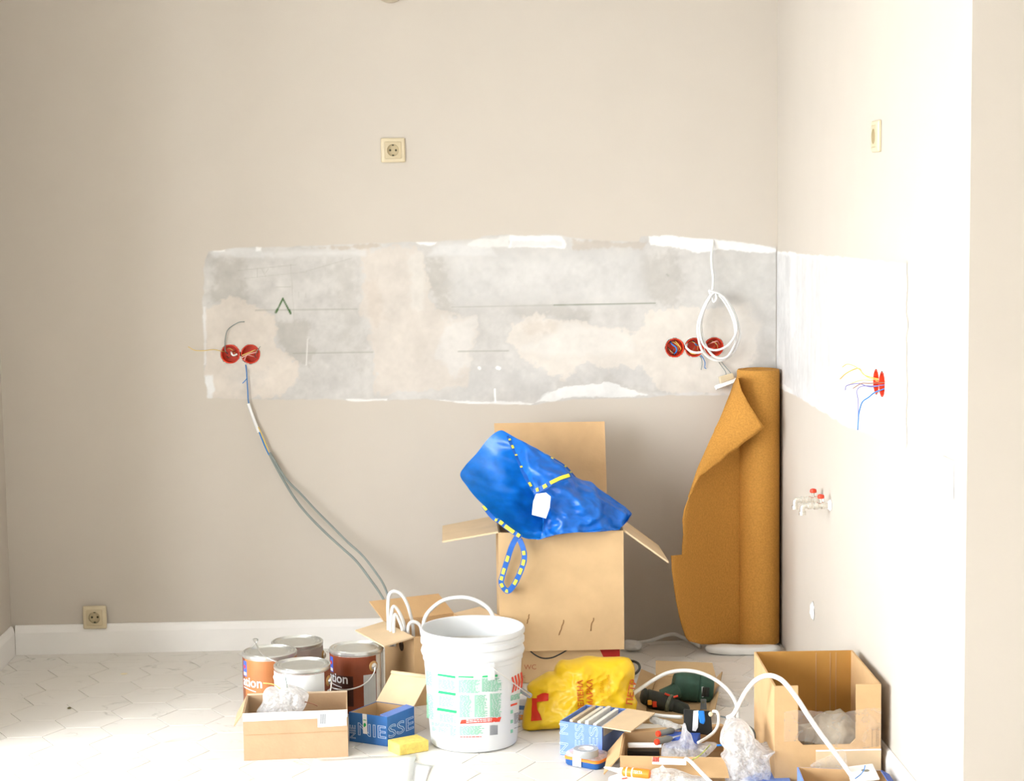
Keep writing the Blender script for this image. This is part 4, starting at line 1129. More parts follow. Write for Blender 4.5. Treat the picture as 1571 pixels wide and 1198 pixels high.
# ================================================================== paint cans
M_copper = mat('copper_label', (0.50, 0.19, 0.065), 0.42, 0.18, 10, metal=0.15)
M_brownl = mat('brown_label', (0.24, 0.055, 0.02), 0.42, 0.25, 9, metal=0.1)
M_taupe = mat('taupe_label', (0.46, 0.38, 0.34), 0.5, 0.05, 12)
M_palel = mat('pale_label', (0.78, 0.79, 0.78), 0.5, 0.03, 14)
M_blue_l = mat('blue_logo', (0.06, 0.13, 0.62), 0.5, 0.05)
M_ochre_l = mat('ochre_ring', (0.50, 0.28, 0.10), 0.5, 0.05)
def can(cx, cy, h, r, lab, label, text=None, panel=None, logo=None, ear=None, handle=None, wraps=()):
    o = Vector((cx, cy, 0.0005)); t = thing('paint_can', lab, 'paint can', o)
    prof = [(r-0.004, 0), (r, 0.003), (r-0.002, 0.007), (r-0.002, h-0.012), (r, h-0.009), (r, h-0.002), (r-0.002, h), (r-0.005, h), (r-0.007, h-0.006), (r-0.0075, h-0.0065)]
    bm = NB(); add_lathe(bm, o, (0, 0, 1), prof, 56, cap1=False); obj('can_body', bm, M_tin, t, auto=0.5)
    lid = [(r-0.0072, h-0.007), (r-0.010, h-0.001), (r-0.014, h-0.0005), (r-0.017, h-0.005), (r-0.022, h-0.0055), (r-0.024, h-0.004), (r-0.03, h-0.0045), (0.0, h-0.004)]
    bm = NB(); add_lathe(bm, o, (0, 0, 1), lid, 56, cap0=False, cap1=False); obj('lid', bm, M_tin, t, auto=0.5)
    # camera-facing angle 0 = towards the camera
    base_a = math.atan2(CAM.y-cy, CAM.x-cx)
    def S_(a, z, off=0.0): q = base_a + math.radians(a); return o + Vector(((r-0.0014+off)*math.cos(q), (r-0.0014+off)*math.sin(q), z))
    def wrap(name, a0, a1, z0, z1_, m, off):
        bm = NB(); n = max(3, int(abs(a1-a0)/6))
        add_rings(bm, [[S_(a0+(a1-a0)*i/n, z0, off), S_(a0+(a1-a0)*i/n, z1_, off), S_(a0+(a1-a0)*i/n, z1_, off-0.001), S_(a0+(a1-a0)*i/n, z0, off-0.001)] for i in range(n+1)])
        return obj(name, bm, m, t, smooth=False)
    lb_ = wrap('label_wrap', label[0], label[1], 0.008, h-0.014, label[2], 0.0003)
    for (a0, a1, z0, z1_, m) in wraps: wrap('label_panel', a0, a1, z0, z1_, m, 0.0007)
    if logo:
        a0, z = logo; lg = wrap('logo', a0, a0+14, z, z+0.045, M_blue_l, 0.0008)
        bm = NB(); pts = [S_(a0+7+4.0*math.cos(q), z+0.028+0.006*math.sin(q), 0.0014) for q in (k*math.pi/5 for k in range(10))]; bm.faces.new([bm.verts.new(p) for p in pts]); obj('logo_dot', bm, M_red, lg)
        wrap('logo_foot', a0+1, a0+13, z+0.003, z+0.012, M_palel, 0.0010)
    if text:
        body, a0, z, size = text
        text_obj('lettering', body, size, lambda x, y, zz: S_(a0+math.degrees(x/r), z+y, 0.0012), M_palel, t, bold=0.0007)
        bm = NB(); n = 10
        add_rings(bm, [[S_(a0+2+i*4, z-0.008-0.010*(i/n)**1.5*0.6, 0.0012), S_(a0+2+i*4, z-0.0055-0.010*(i/n)**1.5*0.6, 0.0012), S_(a0+2+i*4, z-0.0055-0.010*(i/n)**1.5*0.6, 0.0006), S_(a0+2+i*4, z-0.008-0.010*(i/n)**1.5*0.6, 0.0006)] for i in range(n+1)])
        obj('label_swoosh', bm, M_palel, t)
    for a in ((ear, ear+180) if ear is not None else ()):
        n_ = S_(a, 0, 1)-S_(a, 0, 0)
        bm = NB(); add_lathe(bm, S_(a, h-0.045, -0.001), n_, [(0.0155, 0), (0.0155, 0.0025), (0.011, 0.005)], 20); er = obj('ear', bm, M_ochre_l, t, auto=0.5)
        bm = NB(); add_lathe(bm, S_(a, h-0.045, 0.003), n_, [(0.010, 0), (0.010, 0.003), (0.005, 0.007)], 16); obj('ear_boss', bm, M_steel, er, auto=0.5)
    if handle:
        tube_obj('bail_handle', [S_(a, z, off) for a, z, off in handle], 0.0022, M_steel, t, n=6, k=5)
    return t
p = FL(413.5, 998, 0.19)
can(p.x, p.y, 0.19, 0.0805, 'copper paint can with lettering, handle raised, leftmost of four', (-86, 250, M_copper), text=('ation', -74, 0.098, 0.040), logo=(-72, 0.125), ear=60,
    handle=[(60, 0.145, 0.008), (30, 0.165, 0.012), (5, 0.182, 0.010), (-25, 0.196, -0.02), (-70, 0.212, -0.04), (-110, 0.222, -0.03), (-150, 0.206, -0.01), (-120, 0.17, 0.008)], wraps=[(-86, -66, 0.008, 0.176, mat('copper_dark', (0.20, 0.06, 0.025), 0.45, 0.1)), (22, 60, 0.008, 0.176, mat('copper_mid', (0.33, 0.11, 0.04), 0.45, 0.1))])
p = FL(456, 983, 0.172)
can(p.x, p.y, 0.172, 0.079, 'taupe paint can at the back of the group of four, only its top showing', (-180, 180, M_taupe), ear=80)
p = FL(463.5, 1018, 0.19)
can(p.x, p.y, 0.19, 0.081, 'paint can wrapped in a blank white label, in front of the other three', (-180, 180, M_brownl), ear=66, wraps=[(-95, 50, 0.008, 0.175, M_palel), (60, 95, 0.008, 0.12, M_palel)],
    handle=[(66, 0.145, 0.010), (58, 0.12, 0.012), (46, 0.095, 0.012), (30, 0.07, 0.012), (0, 0.055, 0.012)])
p = FL(546.5, 992, 0.19)
can(p.x, p.y, 0.19, 0.0805, 'dark brown paint can with pale lettering beside the cable carton', (-180, 180, M_brownl), text=('ation', -76, 0.098, 0.040), logo=(-74, 0.125), ear=38,
    handle=[(38, 0.145, 0.009), (34, 0.13, 0.012), (22, 0.108, 0.012), (4, 0.092, 0.012), (-20, 0.083, 0.012), (-45, 0.082, 0.012), (-60, 0.085, 0.012)],
    wraps=[(-88, -8, 0.03, 0.12, mat('espresso_label', (0.055, 0.014, 0.006), 0.45, 0.2)), (14, 44, 0.008, 0.122, mat('grey_label', (0.58, 0.58, 0.55), 0.6, 0.04)), (46, 62, 0.008, 0.176, M_steel), (64, 120, 0.008, 0.176, MATS['grey_label'])])

# ================================================================== small open carton with plastic scrap (front left)
h = 0.13
Q = [Vector((-1.674, -1.272, 0.0005)), Vector((-1.394, -1.256, 0.0005)), Vector((-1.404, -1.070, 0.0005)), Vector((-1.682, -1.082, 0.0005))]
t = thing('small_carton', 'small brown carton with white rim and sticker, in front of the paint cans', 'box', (-1.54, -1.17, 0.0005))
bm = NB(); add_open_box(bm, Q, h, 0.0035); obj('body', bm, M_card_s, t)
n_ = Vector((0.06, -1, 0)).normalized()
fm = face_map(Q[0], Q[1]-Q[0], up)
wbox = (Q[1]-Q[0]).length
bm = NB(); P4 = [fm(0, h-0.022, 0), fm(wbox, h-0.020, 0), fm(wbox, h+0.001, 0), fm(0, h+0.001, 0)]; quad_slab(bm, P4, 0.001); obj('white_rim', bm, mat('torn_white_paper', (0.80, 0.76, 0.72), 0.9, 0.06, 60), t)
bm = NB(); quad_slab(bm, [fm(0.20, h-0.045, 0.0006), fm(wbox-0.003, h-0.043, 0.0006), fm(wbox-0.003, h+0.0005, 0.0006), fm(0.20, h-0.001, 0.0006)], 0.0008); stk = obj('sticker', bm, M_paper, t)
bm = NB()
for k_ in range(7):
    x = 0.206+k_*0.0026; quad_slab(bm, [fm(x, h-0.036, 0.0014), fm(x+0.0013, h-0.036, 0.0014), fm(x+0.0013, h-0.008, 0.0014), fm(x, h-0.008, 0.0014)], 0.0003)
for k_ in range(6):
    y = h-0.038+k_*0.005; quad_slab(bm, [fm(0.228, y, 0.0014), fm(0.228+random.uniform(0.01, 0.02), y, 0.0014), fm(0.228+0.01, y+0.0012, 0.0014), fm(0.228, y+0.0012, 0.0014)], 0.0003)
obj('sticker_print', bm, MATS['grey_print'], stk)
bm = NB(); quad_slab(bm, [fm(0.003, 0.070, 0), fm(wbox-0.003, 0.071, 0), fm(wbox-0.003, 0.0722, 0), fm(0.003, 0.0712, 0)], 0.0006); obj('fold_crease', bm, cardboard('crease_card', (0.48, 0.30, 0.15)), t)
bm = NB(); add_slab(bm, Q[3]+up*h, Q[0]+up*h, (-0.25, 0, -0.4), 0.05, 0.003, taper=0.15); obj('side_flap', bm, M_card_s, t)
bm = NB(); add_slab(bm, Q[3]+up*h, Q[2]+up*h, (0, 0.05, 1), 0.004, 0.004); obj('rear_edge', bm, M_edge, t)
zz = Zm(340, 880, 3.767)
P = Pillow([zz(240, 690), zz(270, 655), zz(330, 660), zz(380, 640), zz(440, 655), zz(500, 690), zz(495, 740), zz(470, 790), zz(420, 830), zz(330, 840), zz(240, 830), zz(200, 800), zz(235, 745)], -1.17, 0.0, 0.05, 0.05, amp=0.016, nscale=30, n=90, rings=20, seed=1)
F_CLEAR = film('clear_film', opaque=0.42)
F_MILK = film('milky_film', (0.95, 0.96, 0.97), opaque=0.68, spread=0.28, scale=26)
pb = obj('plastic_bag', P.build(), F_MILK, None, V(420, 1100, -1.17))
tag(pb, 'crumpled clear plastic bag in the small carton before the paint cans', 'plastic bag')
for lab, pts, m in (('short cream wire end poking from the crumpled bag in the small carton', [(240, 632), (300, 640), (340, 665)], M_yel_w), ('thin bent grey wire standing up from the small carton', [(368, 595), (378, 650), (380, 700), (372, 740)], M_grey_cable), ('cut cable end with black sheath and bare copper lying on the small carton rim', [(450, 735), (500, 745), (530, 753), (555, 765)], M_brn_w)):
    o = tube_obj('wire_end', [V(*zz(x, y), -1.20) for x, y in pts], 0.0016, m, None, V(*zz(*pts[1]), -1.20), n=6)
    tag(o, lab, 'wire')

# ================================================================== blue carton with lid, lettered (by the sponge)
M_niess = mat('blue_carton_print', (0.035, 0.155, 0.44), 0.6, 0.06, 30)
M_niess_l = mat('light_blue_carton_print', (0.16, 0.27, 0.66), 0.6, 0.05, 30)
M_outl = mat('pale_outline_print', (0.55, 0.68, 0.85), 0.6, 0.03)
h = 0.083
Cc, Ll, Rr = FL(594.5, 1145.5), FL(536, 1137), FL(636, 1128)
Bk = Ll+Rr-Cc
Q = [Cc, Rr, Bk, Ll]; Q = [Vector((q.x, q.y, 0.0005)) for q in Q]
t = thing('blue_carton', 'open blue lettered carton with tan inside lid, behind the yellow sponge', 'box', ((Cc.x+Bk.x)/2, (Cc.y+Bk.y)/2, 0.0005))
bm = NB(); add_open_box(bm, Q, h, 0.003); obj('body', bm, M_niess, t)
I = quad_inset(Q, 0.0034)
bm = NB(); add_rings(bm, [[q+up*(h-0.0005) for q in I], [q+up*0.004 for q in I]], cap0=False); obj('lining', bm, M_card, t)
e2 = (Q[2]-Q[1]).normalized(); pr_ = Vector((e2.y, -e2.x, 0));  pr_ = pr_ if pr_.y > 0 else -pr_
bm = NB(); add_slab(bm, Q[2]+up*h, Q[1]+up*h, pr_*0.82+up*0.58, 0.105, 0.003); ld = obj('lid', bm, M_card_l, t)
ldd = (pr_*0.82+up*0.58).normalized()
bm = NB(); add_tube(bm, [Q[2]+up*h+ldd*0.106+up*0.003, Q[1]+up*h+ldd*0.106+up*0.003], 0.006, 10); obj('lid_lip', bm, M_card_l, ld, smooth=True)
vR = (Q[1]-Q[0]); vL = (Q[3]-Q[0]); lenL = vL.length; lenR = vR.length
nL = Vector((-vL.normalized().y, vL.normalized().x, 0)); nL = nL if nL.y < 0 else -nL
nR = Vector((vR.normalized().y, -vR.normalized().x, 0)); nR = nR if nR.y < 0 else -nR
def wrapcorner(x, y, z, base=0.016, s0=0.0, off=0.0006):      # x runs from the far left edge round the corner
    d = x+s0
    if d < lenL: return Q[3].lerp(Q[0], d/lenL)+nL*(off+z*0.3)+up*(base+y)
    return Q[0]+vR.normalized()*(d-lenL)+nR*(off+z*0.3)+up*(base+y)
for body_, s0_, room in (('NIE', 0.026, lenL-0.029), ('SSE', lenL+0.003, lenR-0.006)):
    _w = max(v.x for v in text_geo(body_, 0.050, bold=0.0012)[0]); _k = room/_w
    text_obj('lettering', body_, 0.050, (lambda k, s0: lambda x, y, z: wrapcorner(max(0.0, x)*k, y, z, 0.022, s0))(_k, s0_), M_outl, t, outline=0.0008, bold=0.0012)
text_obj('lettering', 'NIE', 0.026, lambda x, y, z: wrapcorner(0.021-y, x, z, 0.008, 0.0), M_outl, t, outline=0.0006)
bm = NB(); quad_slab(bm, [wrapcorner(0.047, 0.028, 0, 0, 0, 0.0016), wrapcorner(0.061, 0.028, 0, 0, 0, 0.0016), wrapcorner(0.060, h+0.001, 0, 0, 0, 0.0016), wrapcorner(0.046, h+0.001, 0, 0, 0, 0.0016)], 0.0008); stk = obj('seal_sticker', bm, M_paper, t)
M_green = mat('green_print', (0.02, 0.42, 0.12), 0.6)
bm = NB(); bm.faces.new([bm.verts.new(wrapcorner(0.0535+0.0045*math.cos(q), 0.052+0.007*math.sin(q), 0, 0, 0, 0.0024)) for q in (k*math.pi/6 for k in range(9))]); obj('sticker_leaf', bm, M_green, stk)
bm = NB(); quad_slab(bm, [wrapcorner(0.049, 0.066, 0, 0, 0, 0.0024), wrapcorner(0.058, 0.066, 0, 0, 0, 0.0024), wrapcorner(0.058, 0.068, 0, 0, 0, 0.0024), wrapcorner(0.049, 0.068, 0, 0, 0, 0.0024)], 0.0003); obj('sticker_line', bm, M_green, stk)
bm = NB(); add_slab(bm, Q[0]+up*(h-0.0005)+vR*0.02, Q[1]+up*(h-0.0005)-vR*0.02, -pr_*0+vL.normalized()*0.92+up*0.14, 0.024, 0.0025); obj('tuck_flap', bm, M_niess_l, t)

# sponge
sp = [FL(595, 1151.5), FL(613, 1160), FL(658, 1152), FL(640, 1143)]
sp = [Vector((q.x, q.y, 0.0005)) for q in sp]
bm = NB(); add_hex(bm, sp, [q+up*0.031 for q in sp]); bevel(bm, 0.003, 3)
tag(obj('sponge', bm, mat('yellow_sponge', (0.82, 0.62, 0.15), 0.9, 0.14, 90, 0.6, 150), None, sum(sp, Vector())/4, auto=0.8), 'yellow block sponge on the floor between bucket and blue lettered carton', 'sponge')
# papers
def sheet(px, label, z0, m=M_paper, lines=True, lift=0.006):
    P4 = [FL(x, y, z0) for x, y in px]
    bm = NB(); n = 12; g = [[None]*(n+1) for _ in range(n+1)]
    for i in range(n+1):
        for j in range(n+1):
            u_, v_ = i/n, j/n
            p = (P4[0].lerp(P4[1], u_)).lerp(P4[3].lerp(P4[2], u_), v_)
            p = p + up*(lift*max(0, fbm(p, 9, 2)) + lift*1.5*(u_-0.5)**4*4 + 0.0004)
            p += Vector((0.004*fbm(p, 30), 0.004*fbm(p+Vector((5, 5, 5)), 30), 0)) if (i in (0, n) or j in (0, n)) else Vector()
            g[i][j] = bm.verts.new(p)
    for i in range(n):
        for j in range(n): bm.faces.new((g[i][j], g[i+1][j], g[i+1][j+1], g[i][j+1]))
    o = obj('paper_sheet', bm, m, None, sum(P4, Vector())/4, smooth=True)
    md = o.modifiers.new('thickness', 'SOLIDIFY'); md.thickness = 0.0006; md.offset = 1
    tag(o, label, 'paper')
    return o, P4
o, P4 = sheet([(482, 1166), (638, 1158), (628, 1236), (452, 1244)], 'creased white printed sheet on the floor in front of the small carton', 0.001)
bm = NB()
for k_ in range(9):
    f = 0.25+k_*0.035
    a = P4[0].lerp(P4[1], 0.62).lerp(P4[3].lerp(P4[2], 0.62), f)+up*0.011; b = P4[0].lerp(P4[1], 0.62+random.uniform(0.12, 0.25)).lerp(P4[3].lerp(P4[2], 0.8), f)+up*0.011
    quad_slab(bm, [a, b, b+Vector((0, 0.002, 0)), a+Vector((0, 0.002, 0))], 0.0003)
obj('faint_print', bm, mat('faint_print', (0.62, 0.64, 0.70), 0.8), o)
sheet([(618, 1166), (662, 1175), (640, 1240), (590, 1236)], 'white paper corner sticking out beside the printed sheet below the bucket', 0.0004, lift=0.003)

# ================================================================== the white bucket
bc = Vector((-1.0503, -1.135, 0.0005)); BH = 0.325; RT, RB = 0.1375, 0.1205
t = thing('white_bucket', 'large white plastic bucket with green and red printed label', 'bucket', bc)
rad = lambda z: RB+(RT-RB)*min(1, z/0.27)
prof = [(RB-0.006, 0), (RB, 0.005), (rad(0.06), 0.06), (rad(0.15), 0.15), (rad(0.238), 0.238), (RT+0.001, 0.240), (RT+0.001, 0.252), (RT+0.004, 0.254), (RT+0.0065, 0.262), (RT+0.004, 0.270), (RT+0.001, 0.274), (RT+0.001, 0.281), (RT+0.0065, 0.286), (RT+0.0065, 0.296), (RT+0.0015, 0.300), (RT+0.0015, 0.307), (RT+0.007, 0.311), (RT+0.008, 0.319), (RT+0.005, BH), (RT+0.0015, BH), (RT-0.001, BH-0.004), (RT-0.002, 0.25), (RB-0.003, 0.006), (0, 0.006)]
M_bucket = mat('bucket_plastic', (0.73, 0.745, 0.75), 0.38, 0.012, 12, trans=0.15)
bm = NB(); add_lathe(bm, bc, (0, 0, 1), prof, 72, cap1=False); obj('bucket_body', bm, M_bucket, t, auto=0.7)
# dried paint inside
bm = NB(); add_lathe(bm, bc+up*0.008, (0, 0, 1), [(RB-0.004, 0), (rad(0.1)-0.0045, 0.1), (RT-0.0035, 0.26)], 48, cap0=False, cap1=False); obj('paint_residue', bm, mat('paint_residue', (0.74, 0.72, 0.67), 0.7, 0.08, 20), t, smooth=True)
z2 = Zm(560, 880, 3.767)
def bk_hit(x, y, off=0.0007):
    d = ray(x, y); z = 0.15
    for _ in range(14):
        R_ = rad(z)+off; ox, oy = CAM.x-bc.x, CAM.y-bc.y
        a = d.x*d.x+d.y*d.y; b = ox*d.x+oy*d.y; c_ = ox*ox+oy*oy-R_*R_
        disc = b*b-a*c_
        tt = (-b-math.sqrt(max(0, disc)))/a
        z = CAM.z+d.z*tt
    return CAM+d*tt
def print_quads(name, quads, m, off=0.0008):
    bm = NB()
    for q in quads:
        n = 4
        topl = [(q[0][0]+(q[1][0]-q[0][0])*i/n, q[0][1]+(q[1][1]-q[0][1])*i/n) for i in range(n+1)]
        botl = [(q[3][0]+(q[2][0]-q[3][0])*i/n, q[3][1]+(q[2][1]-q[3][1])*i/n) for i in range(n+1)]
        tv = [bm.verts.new(bk_hit(*z2(*p), off)) for p in topl]; bv = [bm.verts.new(bk_hit(*z2(*p), off)) for p in botl]
        for i in range(n): bm.faces.new((tv[i], tv[i+1], bv[i+1], bv[i]))
    return obj(name, bm, m, lab_)
lab_ = None
lab_ = t
M_lgreen = mat('pale_green_print', (0.24, 0.56, 0.38), 0.6); M_gr = mat('bright_green_print', (0.02, 0.50, 0.16), 0.5); M_rd = mat('red_print', (0.72, 0.06, 0.03), 0.5)
for q_ in [[(420, 577), (522, 592), (522, 606), (418, 589)], [(426, 675), (525, 691), (522, 706), (421, 690)], [(418, 773), (530, 792), (528, 808), (414, 790)], [(540, 592), (628, 594), (626, 602), (538, 600)], [(680, 590), (768, 583), (765, 596), (676, 600)]]:
    print_quads('green_bar', [q_], M_gr)
def block(x0, y0, x1, y1, pitch=6.5, slope=0.0, th=4.6):
    out = []; y = y0
    while y < y1:
        x = x0; xe = x1-random.uniform(0, 0.25)*(x1-x0)
        while x < xe:
            w = random.uniform(10, 26); xb = min(xe, x+w)
            out.append([(x, y+slope*(x-x0)), (xb, y+slope*(xb-x0)), (xb, y+th+slope*(xb-x0)), (x, y+th+slope*(x-x0))]); x = xb+3.5
        y += pitch
    return out
q = []
for a in ((540, 612, 668, 686, 0.02), (675, 606, 795, 682, -0.03), (545, 702, 618, 832, 0.0), (632, 702, 708, 832, -0.01), (722, 694, 790, 826, -0.04), (422, 606, 522, 660, 0.12), (426, 706, 522, 762, 0.12), (430, 808, 528, 850, 0.12), (352, 560, 392, 640, 0.3), (356, 690, 400, 830, 0.3), (385, 858, 528, 872, 0.12), (388, 882, 412, 905, 0.15), (425, 888, 482, 914, 0.12), (492, 892, 528, 932, 0.1), (546, 882, 692, 932, -0.02), (842, 705, 910, 735, -0.28)):
    print_quads('text_block', block(a[0], a[1], a[2], a[3], slope=a[4]), M_lgreen)['kind'] = 'stuff'
print_quads('red_banner', [[(556, 845), (788, 828), (778, 856), (548, 869)]], M_rd)
print_quads('red_line', block(548, 942, 680, 946, slope=-0.02), M_rd)['kind'] = 'stuff'
print_quads('banner_text', block(585, 846, 735, 862, 10, -0.06, 5), M_paper, 0.0013)['kind'] = 'stuff'
for i in range(4):
    print_quads('chevron', [[(846+i*17, 600-i*9), (856+i*17, 594-i*9), (868+i*15, 640-i*10), (858+i*15, 646-i*10)], [(858+i*15, 646-i*10), (868+i*15, 640-i*10), (858+i*17, 684-i*9), (848+i*17, 690-i*9)]], M_rd, 0.0009)
print_quads('red_line', [[(842, 756), (880, 744), (879, 756), (841, 768)]], M_rd, 0.0009)
print_quads('barcode', [[(722+i*4.2, 876-i*0.2), (724.5+i*4.2, 876-i*0.2), (724.5+i*4.2, 934-i*0.4), (722+i*4.2, 934-i*0.4)] for i in range(11)], MATS['grey_print'], 0.0010)['kind'] = 'stuff'
print_quads('grey_text', block(862, 808, 904, 870, 7, -0.3, 4)+block(862, 892, 904, 897, 7, -0.35, 4), MATS['grey_print'], 0.0010)['kind'] = 'stuff'
for k in range(3):
    print_quads('green_seal', [[(841, 790+k*56), (855, 786+k*56), (855, 806+k*56), (841, 810+k*56)]], M_lgreen, 0.0010)
# ears and wire bail
base_a = math.atan2(CAM.y-bc.y, CAM.x-bc.x); aA = base_a+math.radians(21)
ear = lambda a, z, off: bc+Vector(((RT+off)*math.cos(a), (RT+off)*math.sin(a), z))
for a in (aA, aA+math.pi):
    bm = NB(); add_hex(bm, [ear(a-0.07, 0.205, -0.003), ear(a+0.07, 0.205, -0.003), ear(a+0.07, 0.255, -0.002), ear(a-0.07, 0.255, -0.002)], [ear(a-0.06, 0.207, 0.006), ear(a+0.06, 0.207, 0.006), ear(a+0.06, 0.254, 0.009), ear(a-0.06, 0.254, 0.009)]); bevel(bm, 0.002, 2); obj('ear', bm, M_bucket, t)
pv = ear(aA, 0.242, 0.009); pm = ear(aA+math.pi/2, 0.125, 0.010); pe = ear(aA+math.pi, 0.242, 0.009)
path = [pv]
for i in range(1, 16):
    f = i/16; a = aA+math.pi*f; path.append(ear(a, 0.242-0.125*math.sin(math.pi*f), 0.012+0.01*math.sin(math.pi*f)))
path.append(pe)
tube_obj('bail_wire', path, 0.0018, M_steel, t, n=6, k=2)
gi = path[7:10]
tube_obj('bail_grip', gi, 0.008, mat('grey_grip', (0.45, 0.48, 0.52), 0.5), t, n=10, k=3)

# ================================================================== yellow carrier bag
z8 = Zm(800, 990, 8.27)
ol = [(20, 880), (75, 640), (70, 520), (100, 485), (180, 430), (330, 345), (405, 338), (430, 262), (500, 188), (610, 190), (720, 165), (850, 135), (1050, 152), (1320, 150), (1390, 190), (1440, 310), (1420, 560), (1440, 650), (1472, 722), (1455, 810), (1450, 960), (1100, 1010), (700, 1050), (480, 1055), (250, 1068), (30, 1075)]
YB = Pillow([z8(x, y) for x, y in ol], -1.035, 0.30, 0.045, 0.10, amp=0.012, nscale=12, n=130, rings=34, seed=2, p=2.6)
t = thing('yellow_bag', 'bright yellow plastic carrier bag with red lettering, slumped beside the bucket', 'bag', FL(*z8(760, 1040)))
M_ybag = mat('yellow_plastic', (0.88, 0.56, 0.008), 0.34, 0.06, 14, 0.15, 40, spec=0.5)
obj('bag_body', YB.build(), M_ybag, t, smooth=True)
M_rprint = mat('orange_red_print', (0.62, 0.12, 0.005), 0.5, 0.1, 30)
M_rprint2 = mat('faint_orange_print', (0.72, 0.34, 0.005), 0.5, 0.1, 30)
M_rlogo = mat('strong_red_print', (0.72, 0.03, 0.008), 0.45, 0.1, 30)
def on_bag(zx, zy, lift=0.0045):
    x, y = z8(zx, zy); return YB.at(x, y, YB.radius(x, y), 1, lift)
def bag_text(body, size, org, ang, m, **kw):
    """size in zoom pixels; ang in degrees counted clockwise in the picture"""
    vs, fs = text_geo(body, size, **kw)
    ca, sa = math.cos(math.radians(ang)), math.sin(math.radians(ang))
    me = bpy.data.meshes.new('lettering')
    me.from_pydata([on_bag(org[0]+v.x*ca+v.y*sa, org[1]+v.x*sa-v.y*ca) for v in vs], [], fs)
    return link_mesh('lettering', me, m, t)
bag_text('ЗЕЛЕНА', 102, (775, 800), -93, M_rprint, bold=2.2)
bag_text('МАРКА', 102, (885, 755), -91, M_rprint, bold=2.2)
bag_text('СЕТЬ У ДОМА', 54, (1032, 780), -92, M_rprint2)
bag_text('ЭКОНОМИЯ', 54, (1110, 660), -92, M_rprint2)
bag_text('ПЕТР', 120, (1385, 735), -76, M_rprint, bold=3.0)
def bag_poly(name, pts, m, n=8):
    bm = NB(); P = pts
    # strip between two edges
    a, b = P
    rows = []
    for (x0_, y0_), (x1_, y1_) in zip(a, b):
        rows.append([bm.verts.new(on_bag(x0_+(x1_-x0_)*i/n, y0_+(y1_-y0_)*i/n, 0.005)) for i in range(n+1)])
    for r0, r1 in zip(rows, rows[1:]):
        for i in range(n): bm.faces.new((r0[i], r0[i+1], r1[i+1], r1[i]))
    return obj(name, bm, m, t, smooth=True)
bag_poly('red_emblem', ([(125, 648), (125, 720), (120, 790), (118, 860), (112, 935)], [(185, 640), (185, 710), (190, 780), (225, 840), (250, 912)]), M_rlogo)
bag_poly('red_emblem', ([(185, 612), (215, 595), (250, 575), (290, 565), (330, 572)], [(185, 690), (215, 680), (250, 674), (290, 672), (330, 668)]), M_rlogo)
tag(tube_obj('black_hose', [FL(968, 1014, 0.03), FL(974, 1015, 0.03), FL(980, 1019, 0.03), FL(981, 1026, 0.03), FL(975, 1033, 0.03), FL(966, 1036, 0.03)], 0.0042, mat('dark_hose', (0.05, 0.06, 0.055), 0.5), None, FL(975, 1025, 0.0)), 'short dark hose bend showing behind the yellow bag', 'hose')
# small white-and-blue carton peeping between bucket and bag
bm = NB(); a = FL(803, 1106); 
add_box(bm, (a.x-0.03, a.y+0.01, 0.0005), (a.x+0.022, a.y+0.05, 0.062)); bevel(bm, 0.002, 1)
o = thing('small_pack', 'small white and blue pack squeezed between bucket and yellow bag', 'pack', (a.x, a.y+0.03, 0.0005))
obj('pack_body', bm, mat('pack_white', (0.72, 0.74, 0.78), 0.5), o)
bm = NB(); quad_slab(bm, [(a.x-0.028, a.y+0.0092, 0.032), (a.x+0.020, a.y+0.0092, 0.030), (a.x+0.020, a.y+0.0092, 0.041), (a.x-0.028, a.y+0.0092, 0.045)], 0.0006); obj('blue_print', bm, mat('slate_blue', (0.10, 0.20, 0.42), 0.5), o)
bm = NB(); quad_slab(bm, [(a.x-0.029, a.y+0.0092, 0.001), (a.x+0.021, a.y+0.0092, 0.001), (a.x+0.021, a.y+0.0092, 0.016), (a.x-0.029, a.y+0.0092, 0.016)], 0.0006); obj('orange_print', bm, mat('orange_strip', (0.85, 0.32, 0.02), 0.5), o)

# ================================================================== tool tray with the drill
h = 0.052
Q = [FL(985, 1110), FL(1086, 1112), FL(1099, 1046), FL(1006, 1042)]
Q = [Vector((q.x, q.y, 0.0005)) for q in Q]
t = thing('drill_tray', 'low brown carton tray with splayed sides under the green power drill', 'box', sum(Q, Vector())/4)
M_card_d = cardboard('dull_cardboard', (0.43, 0.29, 0.15))
bm = NB(); add_open_box(bm, Q, h*0.22, 0.003); obj('body', bm, M_card_d, t)
for (i, j, d, l_) in ((3, 0, (-0.75, 0.1, 0.4), 0.05), (2, 3, (0, 0.75, 0.55), 0.06), (1, 2, (0.6, 0.1, 0.7), 0.03)):
    bm = NB(); add_slab(bm, Q[i]+up*h*0.22, Q[j]+up*h*0.22, d, l_, 0.003, taper=0.03); obj('side_flap', bm, M_card_d, t)
# drill
zd = Zm(960, 970, 7.855)
M_dgreen = mat('dark_green_plastic', (0.022, 0.065, 0.042), 0.5, 0.25, 40, 0.2, 120)
M_dblack = mat('dusty_black', (0.020, 0.024, 0.018), 0.55, 0.4, 60)
t = thing('power_drill', 'dark green power drill with black gear head lying in the low tray', 'drill', FL(*zd(700, 900)))
D = lambda zx, zy, Y: V(*zd(zx, zy), Y)
Yd = -0.785
def loft(bm, secs, n=20, pw=2.6):
    """secs: (centre, axis_u, axis_v, ru, rv) rounded sections"""
    rings = []
    for c_, u_, v_, ru, rv in secs:
        rg = []
        for i in range(n):
            a = 2*math.pi*i/n; ca, sa = math.cos(a), math.sin(a)
            k = (abs(ca)**pw+abs(sa)**pw)**(-1/pw); rg.append(c_+u_*ca*k*ru+v_*sa*k*rv)
        rings.append(rg)
    add_rings(bm, rings)
